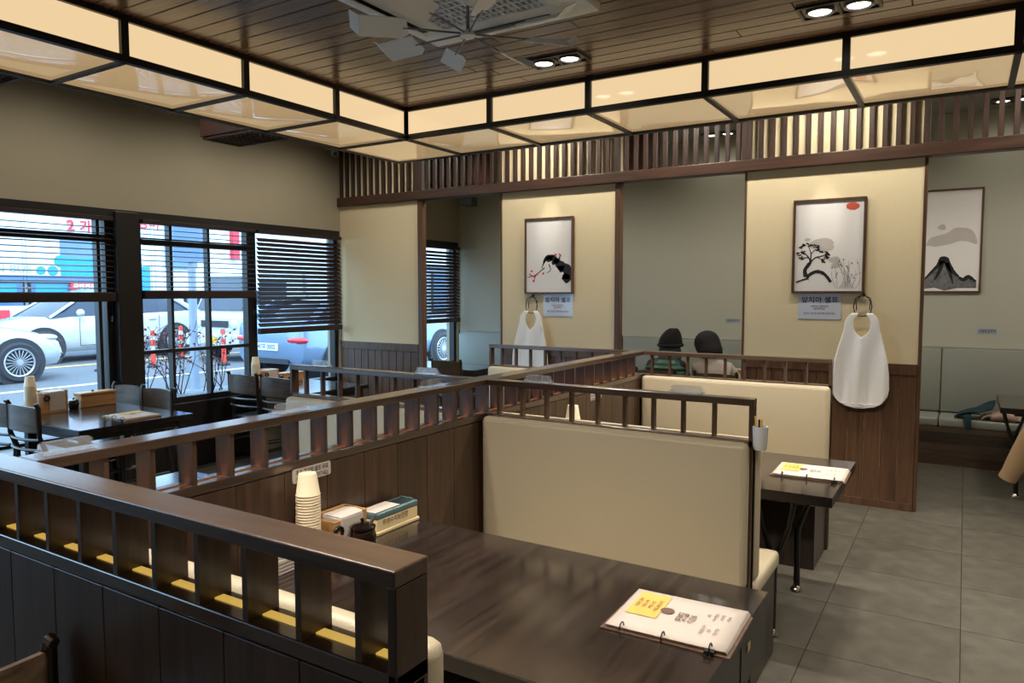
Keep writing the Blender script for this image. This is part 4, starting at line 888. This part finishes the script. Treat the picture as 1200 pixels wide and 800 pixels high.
# ================================================================== PEOPLE (seated, seen from behind)
def person(label, x, y, cloth, turn=0, lean=0.0, nod=0.0, seat=.46, rz=0.0, sway=0.0):
    root = thing('person', label, 'person', (0, 0, 0), 'guests in the rear room')
    V, E, RD = [], [], []
    def av(p, r, par=None):
        V.append(p); RD.append(r)
        if par is not None: E.append((par, len(V)-1))
        return len(V)-1
    z = seat; dz = -.035
    pel = av((0, -.02, z+.10), .135); sp1 = av((0, -.05, z+.25), .125, pel); chest = av((sway*.5, -.05+lean*.5, z+.42+dz), .135, sp1); nb = av((sway*.9, -.045+lean, z+.545+dz), .062, chest)
    neck = av((sway, -.03+lean, z+.60+dz), .05, nb)
    hm = Matrix.Translation((sway, -.02+lean, z+.62+dz)) @ Matrix.Rotation(turn, 4, 'Z') @ Matrix.Rotation(-nod, 4, 'X')
    H = lambda p: tuple(hm @ Vector(p))
    jaw = av(H((0, .015, .035)), .062, neck); hc = av(H((0, .005, .105)), .088, jaw); ht = av(H((0, -.005, .165)), .066, hc)
    nose = av(H((0, .10, .088)), .011, hc); chin = av(H((0, .062, .022)), .022, jaw)
    for s in (-1, 1):
        sh = av((s*.165+sway*.6, -.05+lean*.8, z+.475+dz), .068, chest); el = av((s*.225+sway*.3, .06, z+.27), .047, sh); wr = av((s*.13, .27, z+.315), .03, el); hd = av((s*.10, .335, z+.32), .03, wr)
        for k in range(4):
            f1 = av((s*(.075+.019*k), .385, z+.318), .0095, hd); av((s*(.075+.018*k), .42+.006*(k in (1, 2)), z+.302), .008, f1)
        t1 = av((s*.06, .335, z+.318), .011, hd); av((s*.045, .365, z+.308), .009, t1)
        hp = av((s*.09, .02, z+.085), .105, pel); kn = av((s*.12, .40, z+.07), .07, hp); an = av((s*.12, .37, .09), .045, kn); av((s*.125, .50, .045), .035, an)
    me = bpy.data.meshes.new('skeleton'); me.from_pydata(V, E, []); o = new('body', me, root)
    sk = o.modifiers.new('skin', 'SKIN'); sk.use_smooth_shade = True; o.modifiers.new('sub', 'SUBSURF').levels = 2
    for i, r in enumerate(RD):
        d = me.skin_vertices[0].data[i]; d.radius = (r, r * (.8 if i in (1, 2) else 1)); d.use_root = (i == 0)
    bpy.context.view_layer.update()
    m2 = bpy.data.meshes.new_from_object(o.evaluated_get(bpy.context.evaluated_depsgraph_get()))
    o.modifiers.clear(); o.data = m2; m2.name = 'body'; m2.materials.clear()
    for m in (cloth, M['skin'], M['trouser'], M['black']): m2.materials.append(m)
    for p in m2.polygons:
        c = p.center
        p.material_index = 1 if (c.z > z+.575+dz or (c.y > .285 and c.z > z+.2)) else 3 if c.z < .1 else 2 if (c.z < z+.13 and (c.y > .05 or c.z < z+.06)) else 0
        p.use_smooth = True
    ORG[root] = Vector((0, 0, 0))
    for s in (-1, 1):
        part('eye', MB().ball(H((s*.032, .078, .112)), .011, 8, 6), M['ink'], root, smooth=True)
        part('ear', MB().ball(H((s*.088, -.005, .095)), (.014, .02, .03), 8, 6), M['skin'], root, smooth=True)
    part('mouth', MB().ball(H((0, .08, .05)), (.022, .008, .006), 8, 6), M['red'], root, smooth=True)
    def finish(): root.location = (x, y, 0); root.rotation_euler = (0, 0, rz)
    return root, H, finish, z, lean
# person in the knit cap and green vest
r, H, fin, z, lean = person('person in a black knit cap and dark green quilted vest, seen from behind', -2.64, 7.24, M['navy'], R(6), .02, R(-2), sway=.075)
def vest(u, v):
    a = 2*math.pi*u; q = .012*abs(math.sin(v*math.pi*8)); k = 1 - .35*max(0, v-.82)/.18; hw, hd_ = (.185+.03*math.sin(math.pi*v)+q)*k, (.145+q)*k
    return (hw*math.cos(a)+.075*.75*v, -.055+.015*v+hd_*math.sin(a), z+.06+.45*v)
part('vest', MB().grid(vest, 28, 64), M['vest'], r, smooth=True, label='dark green quilted vest')
part('hood', MB().lathe([(.10, z+.465), (.118, z+.495), (.116, z+.55), (.112, z+.61), (.10, z+.645), (.09, z+.60), (.08, z+.53)], (.072, -.035+lean), 24, cap=False), M['hood'], r, smooth=True, label='grey green fleece collar')
def cap(u, v):
    a = 2*math.pi*u; w_ = math.sin(math.pi/2*min(1, v*1.02))
    rr = .122 * math.cos(math.pi/2*v*.97)**.42; top = .062 + .18*v
    return H((rr*math.cos(a)*1.0 + .035*v**2, rr*1.08*math.sin(a) - .01 + -.02*v**2, top + .004*math.sin(16*a)))
part('knit_cap', MB().grid(cap, 40, 16), M['knit'], r, smooth=True, label='black slouchy knit cap')
part('cap_brim', MB().tube([H((  .12*math.cos(k*.2618), .128*math.sin(k*.2618)-.01, .07)) for k in range(24)], .016, 8, closed=True), M['knit'], r, smooth=True)
fin()
# person with the bob
r, H, fin, z, lean = person('person with a short black bob in a light grey top, head turned left', -2.03, 7.24, M['greige'], R(62), .05, R(20), sway=-.15)
def bob(u, v):
    a = 2*math.pi*u; front = max(0, math.sin(a)); k = min(1, v/.5); ph = math.pi/2*max(.03, k)
    rr = .124*math.sin(ph); zz = .105 + .122*math.cos(ph)
    if v > .5:
        drop = (v-.5)/.5 * (1 - min(1, 1.7*front**1.3)); zz -= .145*drop; rr *= 1 + .05*drop - .10*max(0, drop-.7)/.3
    return H((rr*math.cos(a)*.98, rr*1.08*math.sin(a)-.014, zz))
o = part('hair', MB().grid(bob, 36, 20), M['hair'], r, smooth=True, label='short black bob'); o.modifiers.new('thickness', 'SOLIDIFY').thickness = .018
part('collar', MB().lathe([(.085, z+.485), (.09, z+.51), (.078, z+.535), (.066, z+.525)], (-.14, -.04+lean), 20, cap=False), M['greige'], r, smooth=True)
fin()
r, H, fin, z, lean = person('person with dark hair in dark clothes almost hidden behind the plum blossom pier', -3.24, 7.24, M['navy'], R(10), .05, R(12))
o = part('hair', MB().grid(bob, 36, 20), M['hair'], r, smooth=True); o.modifiers.new('thickness', 'SOLIDIFY').thickness = .016
fin()

# ================================================================== THE STREET
ZS = .2
st = single('road', MB().box(-45, -8.7, -25, 60, ZS-.1, ZS), M['asphalt'], 'grey asphalt street outside the windows', 'road', (-25, 10, ZS-.1)); st['kind'] = 'structure'
pv = single('pavement', MB().box(-8.7, -6.4, -25, 60, ZS-.1, ZS+.03), M['pave'], 'pale pavement between the windows and the street', 'pavement', (-7.5, 10, ZS-.1)); pv['kind'] = 'structure'
for i in range(8):
    part('kerb_stone', MB().rbox(-8.78, -8.66, -2+2.0*i+.005, 2.0*i-.005, ZS-.05, ZS+.035, .01, 1), M['soil'], pv)
part('lane_line', MB().box(-11.85, -11.7, -20, 50, ZS, ZS+.004), M['line'], st); part('lane_line', MB().box(-15.1, -14.95, -20, 50, ZS, ZS+.004), M['yellow'], st)

def car(label, color, loc, rz, plate=None, sx=1.0):
    t = thing('car', label, 'car', (0, 0, 0))
    S = [(-2.20,.78,.36,.66),(-2.14,.96,.28,.80),(-1.9,1.02,.24,.87),(-1.0,.99,.22,.9),(0,.96,.22,.9),(.8,.94,.22,.9),(1.35,.88,.22,.89),(1.8,.78,.24,.85),(2.08,.66,.26,.76),(2.2,.5,.34,.62)]
    def sec(x, zt, zb, hw):
        h = [(0, zb), (hw*.85, zb), (hw*.97, zb+.1), (hw, zb+.45*(zt-zb)), (hw*.985, zt-.14), (hw*.93, zt-.03), (hw*.62, zt+.012), (0, zt+.02)]
        return [(x, y, z) for y, z in h] + [(x, -y, z) for y, z in h[-2:0:-1]]
    b = MB(); n = 14; vs = [p for s in S for p in sec(*s)]
    b.add(vs, [(i*n+j, i*n+(j+1) % n, (i+1)*n+(j+1) % n, (i+1)*n+j) for i in range(len(S)-1) for j in range(n)] + [tuple(range(n)), tuple(range((len(S)-1)*n, len(S)*n))])
    bd = part('body', b, color, t, smooth=True)
    G = [(-1.98,.98,1.0,.74,.70),(-1.5,.98,1.31,.80,.60),(-.75,.97,1.44,.82,.64),(.05,.95,1.45,.82,.65),(.5,.94,1.36,.82,.63),(1.2,.90,.92,.76,.70)]
    b = MB(); vs = []
    for x, z0, z1, h0, h1 in G: vs += [(x, h0, z0-.03), (x, (h0+h1)/2+.01, (z0+z1)/2), (x, h1, z1-.03), (x, 0, z1), (x, -h1, z1-.03), (x, -(h0+h1)/2-.01, (z0+z1)/2), (x, -h0, z0-.03)]
    b.add(vs, [(i*7+j, i*7+j+1, i*7+8+j, i*7+7+j) for i in range(len(G)-1) for j in range(6)]); part('window_glass', b, M['car_glass'], t, smooth=True)
    b = MB(); vs = []
    for x, z0, z1, h0, h1 in G[1:5]: vs += [(x, h1+.012, z1-.075), (x, h1+.004, z1-.02), (x, h1*.6, z1+.012), (x, 0, z1+.018), (x, -h1*.6, z1+.012), (x, -h1-.004, z1-.02), (x, -h1-.012, z1-.075)]
    b.add(vs, [(i*7+j, i*7+j+1, i*7+8+j, i*7+7+j) for i in range(3) for j in range(6)]); part('roof', b, color, t, smooth=True)
    for s in (-1, 1):
        b = MB().tube([(1.2, s*.77, .91), (.5, s*.645, 1.33)], .028, 6).tube([(-1.5, s*.63, 1.28), (-1.95, s*.76, .98)], .06, 6).tube([(-.15, s*.835, .94), (-.15, s*.67, 1.40)], .03, 6)
        part('pillar', b, color, t)
        part('door_mirror', MB().ball((.72, s*.97, 1.0), (.07, .1, .07), 12, 8), color, t, smooth=True)
        part('head_lamp', MB().ball((1.86, s*.66, .70), (.24, .13, .065), 12, 8), M['lampglass'], t, smooth=True)
        tl = part('tail_lamp', MB().ball((-2.12, s*.60, .68), (.10, .26, .075), 14, 8), M['tail'], t, smooth=True, label='red tail lamp')
        part('door_seam', MB().box(.70, .708, s*.904-.003, s*.904+.003, .34, .9).box(-.2, -.192, s*.904-.003, s*.904+.003, .34, .92).box(-1.0, -.992, s*.902-.003, s*.902+.003, .5, .92).box(-1.0, .7, s*.902-.004, s*.902+.004, .335, .345), M['tyre'], bd)
        part('door_handle', MB().rbox(-.12, .04, s*.905-.012, s*.905+.012, .80, .83, .005, 1).rbox(-.92, -.76, s*.905-.012, s*.905+.012, .82, .85, .005, 1), color, bd)
        for x in (-1.38, 1.38):
            part('wheel_arch', MB().prism([(x+.40*math.cos(R(k*15)), .33+.40*math.sin(R(k*15))) for k in range(24)], 'y', s*.80, s*.907), M['tyre'], t)
            w_ = MB().lathe([(.20, -.10), (.29, -.11), (.325, -.08), (.335, 0), (.325, .08), (.29, .11), (.20, .10)], n=28, cap=False).xf(Matrix.Translation((x, s*.83, .335)) @ Matrix.Rotation(math.pi/2, 4, 'X'))
            wo = part('tyre', w_, M['tyre'], t, smooth=True)
            Mx = Matrix.Translation((x, s*.93, .335)) @ Matrix.Rotation(-s*math.pi/2, 4, 'X')
            r_ = MB().lathe([(.215, -.02), (.235, .0), (.225, .012), (.205, .0)], n=28, cap=False).lathe([(.001, .012), (.045, .01), (.055, -.01)], n=16)
            for k in range(20): a = R(k*18); r_.add([(.04*math.cos(a-.12), .04*math.sin(a-.12), .006), (.215*math.cos(a-.035), .215*math.sin(a-.035), -.002), (.215*math.cos(a+.035), .215*math.sin(a+.035), -.002), (.04*math.cos(a+.12), .04*math.sin(a+.12), .006)], [(0, 1, 2, 3)])
            part('rim', r_.xf(Mx), M['alloy'], wo)
    part('bumper_slot', MB().box(2.13, 2.2, -.45, .45, .33, .42).box(2.11, 2.185, -.38, .38, .50, .56), M['tyre'], bd)
    part('rear_bumper_slot', MB().box(-2.215, -2.16, -.5, .5, .30, .37), M['tyre'], bd)
    if plate:
        pl = part('number_plate', MB().rbox(-2.225, -2.20, -.26, .26, .50, .62, .004, 1), M['plate'], t)
        text('plate_lettering', plate, .11, M['navy_ink'], pl, (-2.2265, 0, .56), (math.pi/2, 0, -math.pi/2), .01, width=.42)
    t.location = loc; t.rotation_euler = (0, 0, rz); t.scale = (sx, sx, sx); return t
car('white sports car whose front wheel shows at the left edge of the wide window', M['car_white'], (-13.75, 4.35, ZS), R(90))
car('white car parked beyond the sports car, its windscreen and mirror visible', M['car_white'], (-16.6, 8.9, ZS), R(-90), sx=1.04)
car('silver blue car outside the corner window showing its red tail lamp and plate', M['car_silver'], (-9.78, 10.3, ZS), R(90), '47부 0002')

tr = thing('truck', 'white cargo truck cab facing the viewer outside the glazing bar window', 'truck', (0, 0, 0))
part('cab', MB().prism([(1.1,.35),(1.1,.95),(.95,1.05),(.62,1.85),(.45,1.95),(-.6,1.95),(-.6,.35)], 'y', -.86, .86), M['car_white'], tr, bevel=.04)
part('windscreen', MB().add([(.955,-.74,1.08),(.955,.74,1.08),(.645,.68,1.80),(.645,-.68,1.80),(.985,-.74,1.09),(.985,.74,1.09),(.675,.68,1.81),(.675,-.68,1.81)], [(0,1,2,3),(7,6,5,4),(0,4,5,1),(1,5,6,2),(2,6,7,3),(3,7,4,0)]), M['car_glass'], tr)
part('grille', MB().box(1.09, 1.115, -.45, .45, .72, .86), M['tyre'], tr); part('bumper', MB().rbox(1.05, 1.2, -.88, .88, .32, .58, .03, 2), M['car_white'], tr)
part('number_plate', MB().box(1.2, 1.208, -.2, .2, .40, .52), M['plate_y'], tr)
for s in (-1, 1):
    part('head_lamp', MB().ball((1.09, s*.62, .78), (.05, .16, .11), 12, 8), M['lampglass'], tr, smooth=True)
    part('door_mirror', MB().rbox(.75, .82, s*1.02-.08, s*1.02+.08, 1.2, 1.5, .02, 2).tube([(.7, s*.84, 1.45), (.78, s*1.0, 1.42)], .015, 6), M['tyre'], tr)
    part('side_glass', MB().box(-.1, .62, s*.862-.006, s*.862+.006, 1.12, 1.72), M['car_glass'], tr)
    for x in (.45, -2.2): part('tyre', MB().lathe([(.18, -.1), (.30, -.1), (.33, -.06), (.33, .06), (.30, .1), (.18, .1)], n=24).xf(Matrix.Translation((x, s*.74, .33)) @ Matrix.Rotation(math.pi/2, 4, 'X')), M['tyre'], tr, smooth=True)
part('cargo_box', MB().rbox(-3.2, -.66, -.9, .9, .62, 2.3, .02, 1), M['sign_white'], tr); part('chassis', MB().box(-3.2, .5, -.4, .4, .42, .62), M['tyre'], tr)
tr.location = (-13.55, 10.95, ZS); tr.rotation_euler = (0, 0, R(-90))

for (x, y, lab) in ((-13.6, 7.45, 'orange delineator post right of the white cars in the wide window'), (-13.4, 8.35, 'orange delineator post just right of the black column'), (-14.6, 9.75, 'orange delineator post behind the middle of the glazing bar window'), (-12.6, 9.35, 'orange delineator post in front of the white truck')):
    t = thing('delineator_post', lab, 'bollard', (x, y, ZS), 'orange delineator posts along the street')
    part('base', MB().lathe([(.12, ZS), (.12, ZS+.03), (.05, ZS+.06)], (x, y), 16), M['tyre'], t, smooth=True)
    part('post', MB().lathe([(.045, ZS+.04), (.042, ZS+.68), (.03, ZS+.72), (.001, ZS+.73)], (x, y), 14), M['orange'], t, smooth=True)
    for z in (.34, .54): part('band', MB().lathe([(.0455, ZS+z), (.0455, ZS+z+.08)], (x, y), 14, cap=False), M['line'], t)
pl = thing('street_pole', 'grey blue street pole with a blue sign outside the glazing bar window', 'pole', (-9.6, 6.62, ZS+.0))
part('shaft', MB().lathe([(.075, ZS), (.06, ZS+.3), (.045, 5.0)], (-9.6, 6.62), 16), M['pole'], pl, smooth=True); part('base_plate', MB().lathe([(.14, ZS), (.14, ZS+.02)], (-9.6, 6.62), 16), M['pole'], pl)
part('sign_panel', MB().box(-9.55, -9.53, 6.3, 6.85, 2.1, 2.75), M['sign_steel'], pl); part('bracket', MB().box(-9.56, -9.54, 6.5, 6.74, 2.4, 2.44), M['steel'], pl)
bn = thing('street_banner', 'blue and red street banner on a thin stand beside the black column', 'banner', (-11.0, 6.55, ZS))
part('pole', MB().tube([(-11.0, 6.45, ZS), (-11.0, 6.45, 2.7)], .02, 8), M['steel'], bn); part('base', MB().lathe([(.16, ZS), (.16, ZS+.05)], (-11.0, 6.45), 14), M['tyre'], bn)
part('flag', MB().grid(lambda u, v: (-11.0+.04*math.sin(5*v), 6.46+.22*u*(1-.3*v*v), 2.65-1.55*v), 4, 10), M['sign_blue'], bn, smooth=True); part('flag_tip', MB().grid(lambda u, v: (-10.98, 6.50+.14*u, 1.05-.22*v), 2, 2), M['sign_red'], bn)

# shops across the street
def facade(label, y0, y1, x, h, wallm):
    t = thing('shop_building', label, 'building', (x, (y0+y1)/2, ZS), 'shops across the street')
    part('wall', MB().box(x-6, x, y0, y1, ZS, h), M[wallm], t); return t
s1 = facade('white shop across the street with a broad blue and white fascia, in the wide window', 3.0, 12.3, -21, 4.6, 'facade')
fa = part('fascia_board', MB().box(-21, -20.85, 3.2, 10.42, 2.09, 4.3), M['sign_white'], s1)
part('fascia_blue', MB().box(-21, -20.86, 10.42, 11.65, 2.60, 3.25), M['sign_steel'], s1)
part('fascia_cyan', MB().box(-21, -20.84, 10.42, 11.75, 2.10, 2.62).prism([(10.42+.16*math.cos(R(20*k)), 2.5+.16*math.sin(R(20*k))) for k in range(18)], 'x', -20.85, -20.835), M['sign_blue'], s1)
dt = MB()
for (y_, r_) in ((9.92, .11), (10.22, .13)): dt.prism([(y_+r_*math.cos(R(20*k)), 2.24+r_*math.sin(R(20*k))) for k in range(18)], 'x', -20.85, -20.83)
part('fascia_dots', dt, M['sign_blue'], s1); part('fascia_upper', MB().box(-21, -20.9, 10.42, 12.2, 3.3, 4.3), M['sign_white'], s1)
RT = (math.pi/2, 0, math.pi/2)
text('lettering', 'SSION BUS', .26, M['sign_grey'], fa, (-20.84, 8.95, 2.26), RT, .0, width=1.5)
text('red_lettering', '2', .42, M['sign_red'], s1, (-20.83, 10.72, 3.46), RT, .04); text('red_lettering', '가', .36, M['sign_red'], s1, (-20.83, 11.12, 3.46), RT, .04)
part('shop_band', MB().box(-21, -20.9, 3.2, 12.2, 1.98, 2.09), M['sign_steel'], s1)
for k in range(7):
    y_ = 3.4 + 1.25*k; f = part('shop_window', MB().box(-20.98, -20.93, y_, y_+1.15, .5, 1.96), M['frame'], s1); part('pane', MB().box(-20.93, -20.92, y_+.05, y_+1.1, .55, 1.9), M['shopglass'], f)
    part('poster', MB().box(-20.92, -20.91, y_+.15, y_+.95, 1.62, 1.86), M['sign_blue'], f)
rs_ = part('red_sign', MB().box(-20.9, -20.82, 10.66, 11.40, 1.68, 1.95), M['sign_red'], s1); text('lettering', '국밥전문', .17, M['sign_white'], rs_, (-20.815, 11.03, 1.81), RT, .03, width=.62)
bs = part('low_billboard', MB().box(-20.4, -20.3, 6.5, 9.9, .45, 1.32), M['sign_white'], s1); text('lettering', 'UNI', .30, M['ink'], bs, (-20.295, 9.05, .78), RT, .03); part('red_square', MB().box(-20.3, -20.295, 8.62, 8.9, 1.0, 1.22), M['sign_red'], bs)
s2 = facade('pale building across the street with slate blue panels, in the glazing bar window', 12.6, 22, -21.5, 5.2, 'sign_white')
part('cladding', MB().box(-21.5, -21.38, 13.9, 14.95, 2.45, 4.6), M['sign_steel'], s2); part('cladding', MB().box(-21.5, -21.36, 12.9, 13.3, .9, 2.45), M['sign_blue'], s2)
part('red_blade_sign', MB().box(-21.5, -21.3, 16.3, 16.55, 2.8, 4.3), M['sign_red'], s2); part('canopy', MB().box(-21.5, -20.9, 15.5, 17.2, 1.72, 2.1), M['sign_steel'], s2)
text('lettering', '정비', .4, M['sign_red'], s2, (-21.29, 13.25, 3.75), RT, .02)
for k in range(6):
    y_ = 13.1 + 1.4*k; f = part('shop_window', MB().box(-21.5, -21.42, y_, y_+1.2, .6, 1.7), M['frame'], s2); part('pane', MB().box(-21.42, -21.41, y_+.06, y_+1.14, .66, 1.64), M['shopglass'], f)
s3 = facade('pale low building far along the street behind the corner window blind', 22.4, 40, -20, 5.0, 'facade')
for k in range(5):
    y_ = 23 + 2.5*k; f = part('shop_window', MB().box(-20, -19.94, y_, y_+2, .8, 2.6), M['frame'], s3); part('pane', MB().box(-19.94, -19.93, y_+.08, y_+1.92, .88, 2.52), M['shopglass'], f)
part('fascia_board', MB().box(-20, -19.85, 22.6, 39.5, 2.8, 3.8), M['sign_white'], s3)

# twiggy shrubs in a planter right outside the glazing bar window
pt = single('planter', MB().rbox(-7.25, -6.75, 3.9, 5.5, ZS+.03, .58, .02, 2), M['soil'], 'low concrete planter under the glazing bar window', 'planter', (-7.0, 4.7, ZS+.03))
def shrub(label, x, y, seed, n=11, h=.8):
    rs = random.Random(seed); t = thing('twig_shrub', label, 'shrub', (x, y, .57), 'twiggy shrubs outside the window'); tw, lf = MB(), MB()
    for i in range(n):
        a = rs.uniform(0, 6.28); p = Vector((x+rs.uniform(-.05, .05), y+rs.uniform(-.12, .12), .57)); pts = [p.copy()]; d = Vector((.25*math.cos(a), .30*math.sin(a), 1))
        for k in range(6):
            d += Vector((rs.uniform(-.25, .25), rs.uniform(-.3, .3), 0)); p = p + d.normalized()*h/6*rs.uniform(.7, 1.1); pts.append(p.copy())
            if k > 0:
                e = p + Vector((rs.uniform(-.09, .09), rs.uniform(-.12, .12), rs.uniform(.02, .10))); tw.tube([p, e], [.003, .0015], 4)
                for q in (p, e, (p+e)/2):
                    if rs.random() < .75:
                        u, v = Vector((rs.uniform(-1, 1), rs.uniform(-1, 1), rs.uniform(-1, 1))).normalized()*.021, Vector((rs.uniform(-1, 1), rs.uniform(-1, 1), rs.uniform(-1, 1))).normalized()*.014
                        lf.add([q-u, q+v, q+u, q-v], [(0, 1, 2, 3)], 0)
        tw.tube(pts, [.006*(1-.12*k) for k in range(7)], 5)
    part('twigs', tw, M['bark'], t)['kind'] = 'stuff'; part('leaves', lf, M['leaf_red'], t)['kind'] = 'stuff'
shrub('red leaved twig shrub nearest the black column outside the glazing bar window', -7.0, 4.2, 1)
shrub('red leaved twig shrub in the middle of the planter outside the window', -7.02, 4.62, 2)
shrub('red leaved twig shrub at the right end of the planter outside the window', -6.98, 5.05, 5, 9, .72)
